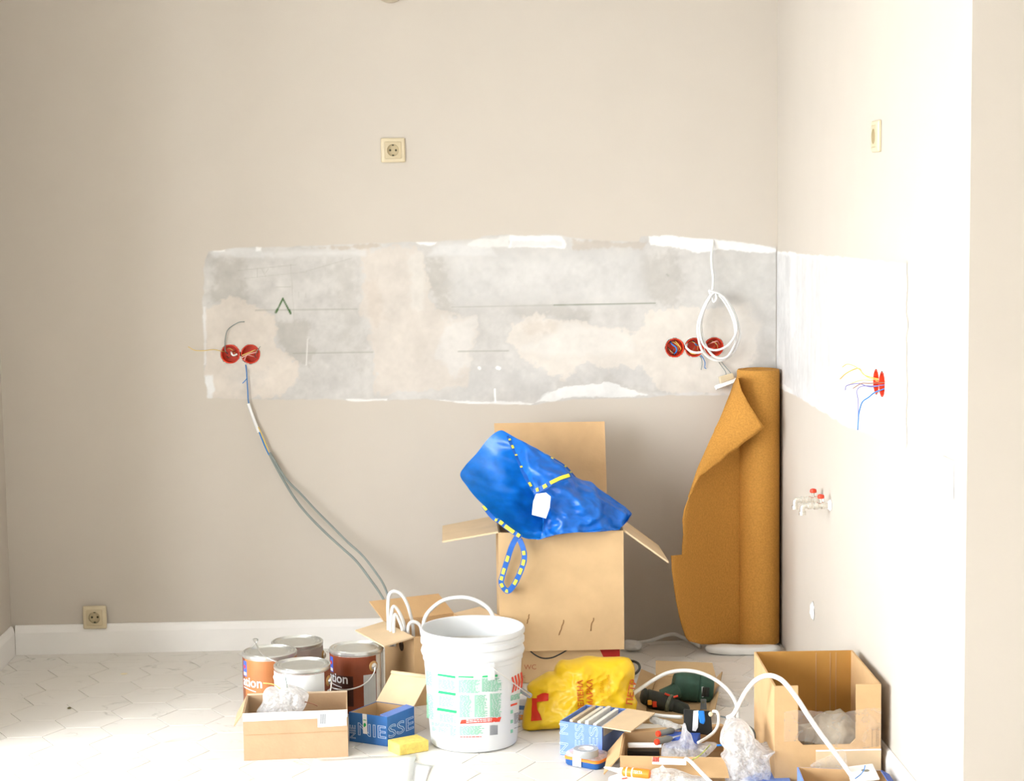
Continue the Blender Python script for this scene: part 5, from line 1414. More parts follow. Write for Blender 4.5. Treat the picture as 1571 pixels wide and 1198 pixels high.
uy, uz = Vector((0, 1, 0)), up
# motor housing (axis along x)
m0, m1 = D(560, 640, Yd), D(1050, 680, Yd)
ax = (m1-m0).normalized(); uz2 = ax.cross(uy).normalized()*-1
bm = NB()
loft(bm, [(m0.lerp(m1, f), uy, uz2, r_*0.85, r_) for f, r_ in ((0.0, 0.022), (0.03, 0.034), (0.10, 0.040), (0.45, 0.043), (0.62, 0.043), (0.635, 0.0405), (0.655, 0.0405), (0.67, 0.043), (0.9, 0.041), (0.97, 0.036), (1.0, 0.026))])
obj('motor_housing', bm, M_dgreen, t, auto=0.6)
for f in (0.72, 0.78, 0.84):
    c_ = m0.lerp(m1, f)
    bm = NB(); add_hex(bm, [c_+ax*a+uy*-0.038+uz2*b for a, b in ((-0.003, -0.012), (0.003, -0.012), (0.003, 0.016), (-0.003, 0.016))], [c_+ax*a+uy*-0.0355+uz2*b for a, b in ((-0.003, -0.012), (0.003, -0.012), (0.003, 0.016), (-0.003, 0.016))]); obj('vent_slot', bm, M_black, t)
# neck and gear head
g0, g1 = D(185, 770, Yd-0.05), D(560, 880, Yd-0.09)
ga = (g1-g0).normalized(); gv = ga.cross(uy).normalized()*-1
bm = NB(); loft(bm, [(g0.lerp(g1, f), uy, gv, r_, r_) for f, r_ in ((0, 0.022), (0.03, 0.026), (0.12, 0.027), (0.14, 0.025), (0.18, 0.025), (0.20, 0.027), (0.7, 0.028), (0.8, 0.026), (1.0, 0.024))], pw=2.1); obj('gear_head', bm, M_dblack, t, auto=0.5)
nA, nB_ = D(430, 790, Yd-0.05), D(680, 660, Yd)
na = (nB_-nA).normalized(); nv = na.cross(uy).normalized()
bm = NB(); loft(bm, [(nA.lerp(nB_, f), uy, nv, r_, r_) for f, r_ in ((0, 0.024), (0.5, 0.022), (1.0, 0.030))]); obj('neck', bm, M_dgreen, t, auto=0.6)
c_ = g0.lerp(g1, 0.9)
bm = NB(); add_lathe(bm, c_-ga*0.004, ga, [(0.026, 0), (0.030, 0.002), (0.030, 0.010), (0.026, 0.012)], 24); obj('collar', bm, mat('dark_olive', (0.10, 0.11, 0.07), 0.5, 0.4, 80), t, auto=0.5)
bm = NB(); h0 = g1; h1 = D(760, 960, Yd-0.135); ha = (h1-h0).normalized(); loft(bm, [(h0.lerp(h1, f), uy, ha.cross(uy).normalized(), r_, r_) for f, r_ in ((-0.1, 0.018), (0.3, 0.022), (0.9, 0.020), (1, 0.015))]); obj('handle', bm, M_dblack, t, auto=0.6)
for (zx, zy, m, w) in ((290, 848, mat('amber_button', (0.75, 0.33, 0.03), 0.5), 0.012), (355, 865, M_red, 0.016)):
    c_ = D(zx, zy, Yd-0.093); bm = NB(); add_box(bm, (c_.x-w/2, c_.y-0.003, c_.z-w*0.55), (c_.x+w/2, c_.y+0.008, c_.z+w*0.55)); bevel(bm, 0.0015, 1); obj('button', bm, m, t)
for (a, b, dy) in (((470, 738), (530, 762), -0.092), ((575, 782), (630, 765), -0.098)):
    bm = NB(); add_tube(bm, [D(*a, Yd+dy), D(*b, Yd+dy)], 0.0032, 6); obj('red_accent', bm, M_red, t)
bm = NB(); quad_slab(bm, [D(915, 655, Yd-0.0375), D(940, 655, Yd-0.0375), D(938, 780, Yd-0.0375), D(918, 780, Yd-0.0375)], 0.0008); obj('side_print', bm, mat('pale_grey_print', (0.45, 0.48, 0.45), 0.6), t)
# film-wrapped floor beside the tray
P = Pillow([zd(1130, 640), zd(1300, 700), zd(1420, 780), zd(1480, 900), zd(1470, 1080), zd(1350, 1150), zd(1180, 1100), zd(1090, 1000), zd(1060, 800)], -0.80, 0.5, 0.03, 0.01, amp=0.006, nscale=22, n=50, rings=10, seed=12)
tag(obj('film_sheet', P.build(), film('thin_film', (0.86, 0.85, 0.82), opaque=0.30, spread=0.16, scale=12), None, FL(*zd(1280, 1080)), smooth=True), 'limp clear film heaped between the drill tray and the large carton', 'film')

# ================================================================== blue carton full of packed plates
h = 0.094
Q = [FL(859.6, 1158), FL(924, 1168), None, None]
q2 = FL(962, 1087.5, h); q3 = FL(899, 1081, h)
Q[2] = Vector((q2.x, q2.y, 0)); Q[3] = Vector((q3.x, q3.y, 0)); Q = [Vector((q.x, q.y, 0.0005)) for q in Q]
t = thing('plate_carton', 'light blue lettered carton packed with wrapped plates, tan flap folded out', 'box', sum(Q, Vector())/4)
bm = NB(); add_open_box(bm, Q, h, 0.003); obj('body', bm, M_niess_l, t)
f0 = (Q[1]-Q[0]).normalized(); nf = Vector((f0.y, -f0.x, 0)); nf = nf if nf.y < 0 else -nf
side = (Q[2]-Q[1]).normalized()
bm = NB(); add_slab(bm, Q[1]+up*h, Q[2]+up*h, f0*0.93+side*-0.12+up*0.02, 0.092, 0.003); obj('folded_flap', bm, M_card_l, t)
fmap = lambda x, y, z: Q[0]+f0*x+nf*(0.0007+z*0.3)+up*y
for body_, xc, y0_, y1_ in (('N', 0.024, 0.004, 0.036), ('N', 0.024, 0.058, 0.088), ('ESS', 0.072, 0.028, 0.0925), ('ES', 0.115, 0.034, 0.0925)):
    g_ = text_geo(body_, 0.044, bold=0.001)[0]; w_ = max(v.x for v in g_); a0_ = min(v.x for v in g_); k_ = (y1_-y0_)/(w_-a0_)
    text_obj('lettering', body_, 0.044, (lambda xc, y0_, k_, a0_: lambda x, y, z: fmap(xc-y*0.85, y0_+(x-a0_)*k_, z))(xc, y0_, k_, a0_), M_outl, t, outline=0.0006, bold=0.001)
# wrapped plates standing in it, each its own thing
LP = ['tan wrapped plate standing at the outer end of the light blue carton', 'cream wrapped plate, second in the light blue carton', 'white wrapped plate in the middle of the light blue carton', 'white wrapped plate beside the grey one in the light blue carton', 'grey wrapped plate nearest the tan flap in the light blue carton']
cols = [(0.62, 0.50, 0.36), (0.78, 0.72, 0.60), (0.80, 0.79, 0.74), (0.82, 0.82, 0.80), (0.50, 0.47, 0.42)]
for k_ in range(5):
    f = 0.12+k_*0.185; w_ = 0.011
    a = Q[0].lerp(Q[1], f)+side*0.010; b = Q[3].lerp(Q[2], f)-side*0.012
    lean = f0*0.010
    hh = h+[0.006, 0.005, 0.009, 0.004, 0.000][k_]
    bm = NB(); bt = [a+up*0.0045, a+f0*w_+up*0.0045, b+f0*w_+up*0.0045, b+up*0.0045]
    add_hex(bm, bt, [q+up*(hh-0.006)+lean for q in bt]); bevel(bm, 0.002, 2)
    o = obj('wrapped_plate', bm, mat('plate_wrap_%d' % k_, cols[k_], 0.35, 0.08, 40, 0.4, 60), None, (a+b)*0.5+up*0.0045, smooth=False)
    tag(o, LP[k_], 'plate', 'wrapped plates in the light blue carton')

# ================================================================== organiser case and tape roll
z7 = Zm(840, 1070, 7.14)
cA, cB, cD = FL(*z7(172, 735)), FL(*z7(560, 808)), FL(*z7(705, 735))
ux = (cB-cA).normalized(); uyv = Vector((-ux.y, ux.x, 0)); L1 = 0.108; L2 = 0.070
cc = cA+ux*L1/2+uyv*L2/2; cc.z = 0.0005
t = thing('organiser_case', 'small case with blue base, orange rim and clear lid under the tape roll', 'case', cc)
def rrect(w, d, r, z, n=5):
    out = []
    for sx, sy, a0 in ((1, 1, 0), (-1, 1, 90), (-1, -1, 180), (1, -1, 270)):
        for i in range(n):
            a = math.radians(a0+90*i/(n-1)); out.append(cc+ux*(sx*(w/2-r)+r*math.cos(a))+uyv*(sy*(d/2-r)+r*math.sin(a))+up*z)
    return out
bm = NB(); add_rings(bm, [rrect(L1-0.008, L2-0.008, 0.012, 0), rrect(L1-0.002, L2-0.002, 0.014, 0.004), rrect(L1, L2, 0.015, 0.017)]); obj('base', bm, mat('navy_plastic', (0.02, 0.10, 0.32), 0.4), t, auto=0.6)
bm = NB(); add_rings(bm, [rrect(L1+0.003, L2+0.003, 0.016, 0.0172), rrect(L1+0.003, L2+0.003, 0.016, 0.0235), rrect(L1, L2, 0.015, 0.0245)]); obj('rim', bm, mat('orange_plastic', (0.90, 0.26, 0.03), 0.4), t, auto=0.6)
bm = NB(); add_rings(bm, [rrect(L1-0.002, L2-0.002, 0.015, 0.0246), rrect(L1-0.004, L2-0.004, 0.015, 0.033), rrect(L1-0.012, L2-0.012, 0.012, 0.036)]); obj('clear_lid', bm, film('case_lid', (0.85, 0.86, 0.88), 0.6, 0.15, 40, 0.2), t, auto=0.6)
bm = NB(); e0 = cc-uyv*(L2/2+0.0022)-ux*0.022
add_hex(bm, [e0+up*0.003, e0+ux*0.026+up*0.003, e0+ux*0.026+up*0.033, e0+up*0.033], [q-uyv*0.0012 for q in (e0+up*0.003, e0+ux*0.026+up*0.003, e0+ux*0.026+up*0.033, e0+up*0.033)]); obj('paper_band', bm, M_paper, t)
bm = NB(); quad_slab(bm, [e0+ux*0.004+up*0.008-uyv*0.0018, e0+ux*0.014+up*0.008-uyv*0.0018, e0+ux*0.014+up*0.0105-uyv*0.0018, e0+ux*0.004+up*0.0105-uyv*0.0018], 0.0004); obj('band_print', bm, mat('faint_print', (0.6, 0.6, 0.7)), t)
tc_ = FL(*z7(420, 560), 0.0365+0.018); tc_.z = 0.0367
t = thing('tape_roll', 'roll of grey duct tape lying on the clear case lid', 'tape', tc_)
bm = NB(); add_lathe(bm, tc_, (0, 0, 1), [(0.0205, 0), (0.0330, 0), (0.0335, 0.001), (0.0335, 0.018), (0.0330, 0.019), (0.0205, 0.019), (0.0205, 0)], 48, cap0=False, cap1=False); obj('tape_winding', bm, mat('duct_tape', (0.40, 0.41, 0.41), 0.38, 0.06, 60, metal=0.1), t, auto=0.6)
bm = NB(); add_lathe(bm, tc_, (0, 0, 1), [(0.0187, 0.0003), (0.0203, 0.0003), (0.0203, 0.0188), (0.0187, 0.0188), (0.0187, 0.0003)], 36, cap0=False, cap1=False); obj('card_core', bm, M_paper, t, auto=0.6)

# ================================================================== open carton of electrical bits (front centre)
zt5 = Zm(880, 1080, 6.546)
h = 0.07
Q = [Vector((-0.680, -1.537, 0.0005)), Vector((-0.414, -1.573, 0.0005)), Vector((-0.356, -1.215, 0.0005)), Vector((-0.650, -1.330, 0.0005))]
Q[2] = Vector((-0.372, -1.29, 0.0005))
t = thing('parts_carton', 'open brown carton crammed with electrical parts at the front edge', 'box', sum(Q, Vector())/4)
bm = NB(); add_open_box(bm, Q, h, 0.0035); obj('body', bm, M_card, t)
T_ = [q+up*h for q in Q]
bm = NB(); add_slab(bm, T_[0], T_[3], (-0.45, -0.25, -0.42), 0.065, 0.003, taper=0.02); obj('side_flap', bm, M_card, t)
bm = NB(); add_slab(bm, T_[0], T_[1], (0.02, -0.9, -0.30), 0.085, 0.003, taper=0.01); obj('front_flap', bm, M_card, t)
bm = NB(); add_slab(bm, T_[2], T_[3], (0.02, 0.8, 0.05), 0.02, 0.003, taper=0.02); obj('rear_flap', bm, M_card, t)
def at5(zx, zy, z): return FL(*zt5(zx, zy), z)
# contents: each piece a thing
bt = at5(1095, 310, 0.045)
def local_box(name, label, cat, c_, rz, dims, m, bev=0.002):
    o = thing(name, label, cat, c_) if False else None
    bm = NB(); add_box(bm, (-dims[0]/2, -dims[1]/2, 0), (dims[0]/2, dims[1]/2, dims[2])); bevel(bm, bev, 2)
    bmesh.ops.transform(bm, matrix=Matrix.Translation(c_) @ Matrix.Rotation(rz, 4, 'Z'), verts=bm.verts)
    return tag(obj(name, bm, m, None, c_), label, cat)
c_ = at5(1098, 320, 0.075); c_.z = 0.048
local_box('small_blue_box', 'little flat blue box lying among the parts under the white film', 'box', c_, -0.28, (0.085, 0.06, 0.030), mat('royal_blue_card', (0.05, 0.12, 0.50), 0.6, 0.06))
for lab, (ax_, ay_), (bx_, by_), zz_, ex in (('grey screwdriver handle with red end cap, upper of two in the parts carton', (845, 300), (1010, 262), 0.085, 0.0), ('grey screwdriver handle with red end cap, lower of two in the parts carton', (832, 382), (985, 340), 0.078, 0.0)):
    a = at5(ax_, ay_, zz_); b = at5(bx_, by_, zz_); d = (b-a).normalized()
    o = thing('screwdriver', lab, 'tool', (a+b)*0.5)
    bm = NB(); add_lathe(bm, a-d*0.002, d, [(0.0075, 0), (0.0085, 0.003), (0.0085, 0.007), (0.006, 0.009)], 14); obj('end_cap', bm, M_red, o, auto=0.6)
    bm = NB(); add_lathe(bm, a+d*0.006, d, [(0.007, 0), (0.009, 0.004), (0.008, 0.02), (0.0095, 0.04), (0.005, 0.05)], 14); obj('grip', bm, mat('grey_rubber', (0.20, 0.20, 0.18), 0.6), o, auto=0.6)
    bm = NB(); add_lathe(bm, a+d*0.054, d, [(0.003, 0), (0.003, 0.05), (0.001, 0.055)], 8); obj('shank', bm, M_steel, o, auto=0.6)
a = at5(550, 440, 0.05); b = at5(885, 440, 0.05); d = (b-a)
bm = NB(); add_hex(bm, [a, b, b+Vector((0, 0.018, 0)), a+Vector((0, 0.018, 0))], [q+up*0.010 for q in (a, b, b+Vector((0, 0.018, 0)), a+Vector((0, 0.018, 0)))]); bevel(bm, 0.002, 2)
tag(obj('white_trunking', bm, M_white, None, (a+b)*0.5), 'short white plastic trunking bar lying inside the parts carton', 'trunking')
c_ = at5(700, 480, 0.03); c_.z = 0.006
local_box('black_block', 'black plastic block at the bottom of the parts carton', 'electrical part', c_, -0.1, (0.085, 0.03, 0.03), M_black)
c_ = at5(640, 370, 0.03); c_.z = 0.006
local_box('dark_adapter', 'dark adapter tucked under the tan flap in the parts carton', 'electrical part', c_, 0.2, (0.05, 0.045, 0.04), mat('charcoal', (0.05, 0.05, 0.045), 0.5, 0.3, 50))
o = tube_obj('wrapped_rod', [at5(785, 150, 0.085), at5(860, 175, 0.083), at5(950, 205, 0.08), at5(1060, 238, 0.077)], [0.010, 0.009, 0.011, 0.009], film('foil_film', (0.62, 0.64, 0.63), 0.8, 0.2, 60, 0.2), None, at5(900, 190, 0.08), n=10, k=5)
tag(o, 'rod in crinkled clear wrapping leaning across the parts carton', 'packet')
# red and white striped packet
bm = NB(); P4 = [at5(790, 545, 0.078), at5(1130, 562, 0.078), at5(1130, 602, 0.074), at5(790, 592, 0.074)]; quad_slab(bm, P4, 0.006)
o = thing('striped_packet', 'white packet with red stripes on the inner front edge of the parts carton', 'packet', (P4[0]+P4[2])*0.5)
obj('packet_body', bm, M_paper, o)
for k_ in range(4):
    f = 0.02+k_*0.05
    bm = NB(); quad_slab(bm, [P4[0].lerp(P4[1], f)+up*0.004, P4[0].lerp(P4[1], f+0.025)+up*0.004, P4[3].lerp(P4[2], f+0.015)+up*0.004, P4[3].lerp(P4[2], f-0.01)+up*0.004], 0.002); obj('red_stripe', bm, M_red, o)
# black bracket device with blue clip
zb2 = Zm(1020, 1060, 8.683)
Yk = -1.37
K = lambda x, y, Y=Yk: V(*zb2(x, y), Y)
t = thing('black_bracket_box', 'black plastic bracket box with white strip and blue clip standing in the parts carton', 'electrical part', K(430, 600))
bm = NB(); add_hex(bm, [K(250, 240), K(610, 265), K(640, 600), K(250, 540)], [K(250, 240, Yk+0.045), K(610, 265, Yk+0.045), K(640, 600, Yk+0.045), K(250, 540, Yk+0.045)]); bevel(bm, 0.003, 2); obj('housing', bm, M_black, t)
bm = NB(); add_hex(bm, [K(470, 250, Yk+0.01), K(560, 250, Yk+0.01), K(548, 105, Yk+0.01), K(480, 105, Yk+0.01)], [K(470, 250, Yk+0.014), K(560, 250, Yk+0.014), K(548, 105, Yk+0.014), K(480, 105, Yk+0.014)]); obj('mounting_tab', bm, MATS['charcoal'], t)
bm = NB(); add_lathe(bm, K(512, 150, Yk+0.0098), (0, 1, 0), [(0.004, 0), (0.004, 0.0045)], 12); obj('tab_hole', bm, M_hole, t)
bm = NB(); quad_slab(bm, [K(382, 265, Yk-0.002), K(448, 258, Yk-0.002), K(440, 480, Yk-0.002), K(410, 535, Yk-0.002), K(366, 525, Yk-0.002)], 0.003); obj('white_strip', bm, M_white, t)
bm = NB(); add_hex(bm, [K(440, 265, Yk-0.004), K(525, 262, Yk-0.004), K(540, 400, Yk-0.004), K(520, 445, Yk-0.004), K(465, 425, Yk-0.004)], [K(440, 265, Yk-0.010), K(525, 262, Yk-0.010), K(540, 400, Yk-0.010), K(520, 445, Yk-0.010), K(465, 425, Yk-0.010)]); bevel(bm, 0.002, 1); obj('blue_clip', bm, mat('bright_blue', (0.02, 0.22, 0.72), 0.4), t)
bm = NB(); add_lathe(bm, K(610, 305, Yk-0.002), (0, -1, 0), [(0.0065, 0), (0.0065, 0.004), (0.004, 0.006)], 14); obj('cable_gland', bm, M_ivory, t, auto=0.5)
tube_obj('output_cable', [K(640, 270, Yk-0.004), K(690, 275, Yk-0.012), K(715, 330, Yk-0.016), K(712, 440, Yk-0.02), K(660, 540, Yk-0.03), K(560, 620, Yk-0.05), K(440, 690, Yk-0.08)], 0.0042, M_white_cable, t)
# crumpled clear film over the parts
P = Pillow([zt5(885, 440), zt5(930, 385), zt5(1010, 372), zt5(1070, 350), zt5(1100, 210), zt5(1120, 190), zt5(1140, 260), zt5(1180, 300), zt5(1230, 400), zt5(1400, 380), zt5(1440, 420), zt5(1330, 520), zt5(1180, 590), zt5(980, 600), zt5(890, 580)], -1.44, 0.25, 0.035, 0.02, amp=0.016, nscale=30, n=110, rings=24, seed=3, centre=zt5(1090, 470))
tag(obj('crumpled_film', P.build(), F_MILK, None, at5(1080, 560, 0.04), smooth=True), 'crumpled milky film spilling over the parts carton around the small blue box', 'film')
tag(tube_obj('earth_wire', [at5(1190, 560, 0.075), at5(1260, 520, 0.085), at5(1320, 465, 0.09), at5(1370, 410, 0.09)], 0.0017, mat('green_yellow_wire', (0.45, 0.50, 0.12), 0.5, 0.5, 80), None, at5(1280, 500, 0.08), n=6), 'green and yellow earth wire curving out of the crumpled film', 'wire')
tag(tube_obj('flat_white_lead', [at5(1130, 545, 0.085), at5(1180, 580, 0.085), at5(1260, 665, 0.083), at5(1370, 775, 0.08), at5(1460, 860, 0.078)], 0.005, M_white_cable, None, at5(1260, 665, 0.08), flat=(1.3, 0.7)), 'flat white lead running down over the front flap of the parts carton', 'cable')
tag(tube_obj('blue_wire_stub', [at5(1440, 415, 0.07), at5(1480, 412, 0.07), at5(1510, 410, 0.07)], 0.003, mat('bright_blue', (0.02, 0.22, 0.72)), None, at5(1480, 412, 0.07), n=8), 'short bright blue wire stub beside the white film clump', 'wire')
# white paper bag and sealant tube in front
P = Pillow([zt5(760, 700), zt5(800, 650), zt5(860, 640), zt5(895, 612), zt5(920, 640), zt5(1010, 650), zt5(1080, 670), zt5(1200, 715), zt5(1300, 735), zt5(1340, 800), zt5(1300, 900), zt5(1000, 940), zt5(780, 900), zt5(740, 800)], -1.66, 0.2, 0.03, 0.02, amp=0.012, nscale=30, n=90, rings=20, seed=5)
tag(obj('white_packet_bag', P.build(), F_MILK, None, at5(1000, 760, 0.01)), 'pale crumpled plastic packet in front of the parts carton, behind the sealant tube', 'plastic bag')
za = 0.062
a = at5(310, 635, za); b = at5(500, 678, za); c2 = at5(765, 705, za); d = (c2-b).normalized()
t = thing('sealant_tube', 'orange and white sealant tube with long white nozzle at the bottom edge', 'tube', (b+c2)*0.5)
d1 = (b-a).normalized()
bm = NB(); add_lathe(bm, a, d1, [(0.0022, 0), (0.0028, 0.003), (0.0068, (b-a).length*0.8), (0.0098, (b-a).length*0.85), (0.0098, (b-a).length*1.02)], 18); obj('nozzle', bm, M_white, t, auto=0.6)
L_ = (c2-b).length
bm = NB(); add_lathe(bm, b, d, [(0.0105, 0), (0.0122, 0.003), (0.0122, L_*0.9), (0.011, L_)], 24); obj('tube_body', bm, mat('orange_label', (0.88, 0.24, 0.02), 0.4), t, auto=0.6)
for f0_, f1_ in ((0.12, 0.17), (0.34, 0.39)):
    bm = NB(); add_lathe(bm, b+d*L_*f0_, d, [(0.0124, 0), (0.0124, L_*(f1_-f0_))], 24, cap0=False, cap1=False); obj('white_band', bm, M_white, t, smooth=True)
vv_ = d.cross(Vector((0, -1, 0.5))).normalized(); nn_ = d.cross(vv_).normalized(); nn_ = nn_ if nn_.y < 0 else -nn_; vv_ = nn_.cross(d)
def ontube(x, y, z):
    a_ = y/0.0126; return b+d*(L_*0.42+x)+(nn_*math.cos(a_)+vv_*math.sin(a_))*0.0127
text_obj('lettering', 'TEKTA', 0.011, lambda x, y, z: ontube(x*0.72, y-0.004, z), M_paper, t)
bm = NB(); P4 = [at5(350, 740, 0.052), at5(480, 690, 0.052), at5(800, 720, 0.052), at5(760, 800, 0.050), at5(350, 800, 0.050)]; quad_slab(bm, P4, 0.003)
o = thing('leaflet', 'white leaflet with red print under the sealant tube', 'paper', (P4[0]+P4[2])*0.5); obj('leaflet_sheet', bm, M_paper, o)
bm = NB()
for k_ in range(5):
    q = at5(485+k_*11, 752-k_*2, 0.0545); quad_slab(bm, [q, q+Vector((0.0025, 0, 0)), q+Vector((0.0025, 0.006, 0)), q+Vector((0, 0.006, 0))], 0.0006)
obj('red_print', bm, M_red, o)

# ================================================================== clump of stretch film
P = Pillow([zb2(x, y) for x, y in ((830, 380), (920, 350), (1030, 380), (1110, 450), (1170, 540), (1180, 620), (1240, 660), (1310, 740), (1400, 760), (1490, 700), (1500, 740), (1420, 800), (1385, 900), (1400, 1060), (1380, 1200), (1300, 1300), (1000, 1320), (830, 1240), (800, 1060), (780, 930), (750, 870), (800, 780), (740, 690), (750, 560), (790, 450))], -1.60, 0.35, 0.07, 0.05, amp=0.024, nscale=30, n=150, rings=34, seed=6, centre=zb2(1060, 820))
tag(obj('film_clump', P.build(), film('film_clump_mat', (0.92, 0.93, 0.94), 0.66, 0.25, 34, 0.26), None, FL(*zb2(1080, 1300)), smooth=True), 'large wad of white stretch film heaped before the large open carton', 'film')

# ================================================================== large open carton on the right
z4 = Zm(1020, 960, 4.134)
h = 0.272
Qt = [FL(1188, 1053, h), FL(1352, 1049.5, h), FL(1308, 997.5, h), FL(1157, 1000, h)]
Q = [Vector((q.x, q.y, 0.0005)) for q in Qt]
for q in Q: q.x = min(q.x, -0.020)
t = thing('large_carton', 'large open brown carton with notched front standing against the side wall', 'box', sum(Q, Vector())/4)
M_card_shade = cardboard('shaded_inner_cardboard', (0.44, 0.225, 0.055), ribs=(150, 0, 0))  # carton's inner shade and warm bounce put into the rear panel's colour
T_ = [q+up*h for q in Q]
th = 0.005
I = quad_inset(Q, th)
# back, sides as panels; front with a cut-out
def panel(nm, i, j, m=M_card_shade):
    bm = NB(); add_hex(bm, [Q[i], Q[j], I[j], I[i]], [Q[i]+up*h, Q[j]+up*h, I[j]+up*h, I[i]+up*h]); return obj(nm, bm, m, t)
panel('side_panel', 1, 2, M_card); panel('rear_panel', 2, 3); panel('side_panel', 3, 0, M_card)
bm = NB(); add_hex(bm, [q+up*0.0005 for q in I], [q+up*th for q in I]); obj('bottom_panel', bm, M_card, t)
fw = (Q[1]-Q[0]); fl_ = fw.length; fu = fw.normalized(); fn = (I[0]-Q[0]); fn = Vector((-fu.y, fu.x, 0)); fn = fn if fn.y > 0 else -fn
na_, nb_, nz_ = 0.222*fl_, 0.765*fl_, 0.118
bm = NB(); cache = {}
def fv(x, z, d_):
    k = (round(x, 5), round(z, 5), d_)
    if k not in cache: cache[k] = bm.verts.new(Q[0]+fu*x+up*z+fn*d_)
    return cache[k]
r_ = 0.014
polys = [[(0, 0), (fl_, 0), (fl_, nz_), (nb_, nz_), (nb_-r_, nz_), (na_+r_, nz_), (na_, nz_), (0, nz_)],
         [(0, nz_), (na_, nz_), (na_, nz_+r_), (na_, h), (0, h)], [(nb_, nz_), (fl_, nz_), (fl_, h), (nb_, h), (nb_, nz_+r_)],
         [(na_, nz_), (na_+r_, nz_), (na_, nz_+r_)], [(nb_-r_, nz_), (nb_, nz_), (nb_, nz_+r_)]]
cnt = {}
for P_ in polys:
    bm.faces.new([fv(x, z, 0.0) for x, z in P_]); bm.faces.new([fv(x, z, th) for x, z in reversed(P_)])
    for e_ in zip(P_, P_[1:]+P_[:1]):
        k = tuple(sorted((tuple(round(c, 5) for c in e_[0]), tuple(round(c, 5) for c in e_[1])))); cnt.setdefault(k, []).append(e_)
for k, es in cnt.items():
    if len(es) == 1:
        (x0_, z0_), (x1_, z1_) = es[0]; bm.faces.new((fv(x0_, z0_, 0.0), fv(x1_, z1_, 0.0), fv(x1_, z1_, th), fv(x0_, z0_, th)))
obj('front_panel', bm, M_card, t)
bm = NB(); add_hex(bm, [Q[0]+fu*fl_*0.39-fn*0.004+up*0.004, Q[1]-fn*0.004+up*0.004, Q[1]-fn*0.004+up*0.102, Q[0]+fu*fl_*0.39-fn*0.004+up*0.102], [Q[0]+fu*fl_*0.39-fn*0.0005+up*0.004, Q[1]-fn*0.0005+up*0.004, Q[1]-fn*0.0005+up*0.102, Q[0]+fu*fl_*0.39-fn*0.0005+up*0.102]); obj('outer_flap', bm, M_card_l, t)
bm = NB(); add_hex(bm, [Q[0]+fu*fl_*0.39-fn*0.0045+up*0.1022, Q[1]-fn*0.0045+up*0.1022, Q[1]+up*0.1022, Q[0]+fu*fl_*0.39+up*0.1022], [p+up*0.003 for p in (Q[0]+fu*fl_*0.39-fn*0.0045+up*0.1022, Q[1]-fn*0.0045+up*0.1022, Q[1]+up*0.1022, Q[0]+fu*fl_*0.39+up*0.1022)]); obj('flap_edge', bm, mat('edge_white', (0.80, 0.80, 0.84), 0.7), t)
# corner fold line inside the rear panel
bm = NB()
for f in (0.16, 0.22, 0.37):
    a = I[2].lerp(I[3], f); bm2 = [a+Vector((-0.001, -0.001, th)), a+Vector((0.001, -0.001, th)), a+Vector((0.001, -0.0002, th)), a+Vector((-0.001, -0.0002, th))]
    add_hex(bm, bm2, [p+up*(h-th-0.004) for p in bm2])
obj('fold_crease', bm, cardboard('crease_card', (0.48, 0.30, 0.15)), t)
# printed bars on the front right
bm = NB()
for k_, x in enumerate((0.915, 0.955, 0.97)):
    z = 0.11
    while z < 0.165:
        w_ = random.uniform(0.003, 0.008); p = Q[0]+fu*fl_*x-fn*0.0006+up*z; quad_slab(bm, [p, p+fu*0.0015, p+fu*0.0015+up*w_, p+up*w_], 0.0004); z += w_+0.0012
obj('printed_code', bm, mat('brown_print', (0.32, 0.20, 0.10), 0.8), t)
# clear tape stretched across the notch
F_TAPE = film('clear_tape', (0.84, 0.81, 0.76), 0.26, 0.12, 16, 0.07)
bm = NB(); rows = []
for i in range(31):
    f = i/30; x = fl_*(0.09+0.91*f); zt_ = 0.205+0.006*math.sin(f*9)+0.004*fbm(Vector((f*6, 0, 0)), 1.5); zl_ = 0.118+0.012*math.sin(f*5+1)
    rows.append([bm.verts.new(Q[0]+fu*x-fn*(0.0015+0.0012*(1+math.sin(f*23+j))*(1 if 0.2 < f < 0.75 else 0.25))+up*(zl_+(zt_-zl_)*j/8)) for j in range(9)])
for r0, r1 in zip(rows, rows[1:]):
    for j in range(8): bm.faces.new((r0[j], r0[j+1], r1[j+1], r1[j]))
obj('clear_tape', bm, F_TAPE, t, smooth=True)
# grey-white wrapped slabs inside
for k_, (fx, fy, hh, rz, lab) in enumerate(((0.36, 0.22, 0.14, 0.4, 'grey wrapped slab leaning inside the large carton, behind the notch'), (0.62, 0.24, 0.155, -0.35, 'beige crumpled packing paper inside the large carton'))):
    c_ = Q[0]+fw*fx+(Q[3]-Q[0])*fy; c_.z = 0.0062
    bm = NB()
    if k_ == 0:
        add_box(bm, (-0.05, -0.02, 0), (0.05, 0.02, hh)); bevel(bm, 0.003, 2)
        for v in bm.verts: v.co.x += v.co.z*0.25
        nm = 'wrapped_slab'
    else:
        bmesh.ops.create_icosphere(bm, subdivisions=4, radius=1)
        for v in bm.verts:
            n_ = 1+0.22*crease(v.co, 2.4); v.co = Vector((v.co.x*0.062*n_, v.co.y*0.05*n_, max(0, hh/2+v.co.z*hh/2*n_)))
        nm = 'packing_paper'
    bmesh.ops.transform(bm, matrix=Matrix.Translation(c_) @ Matrix.Rotation(rz, 4, 'Z'), verts=bm.verts)
    tag(obj(nm, bm, mat(nm, (0.42, 0.35, 0.26), 0.8, 0.25, 25, 0.4, 60), None, c_, smooth=bool(k_)), lab, 'packing')

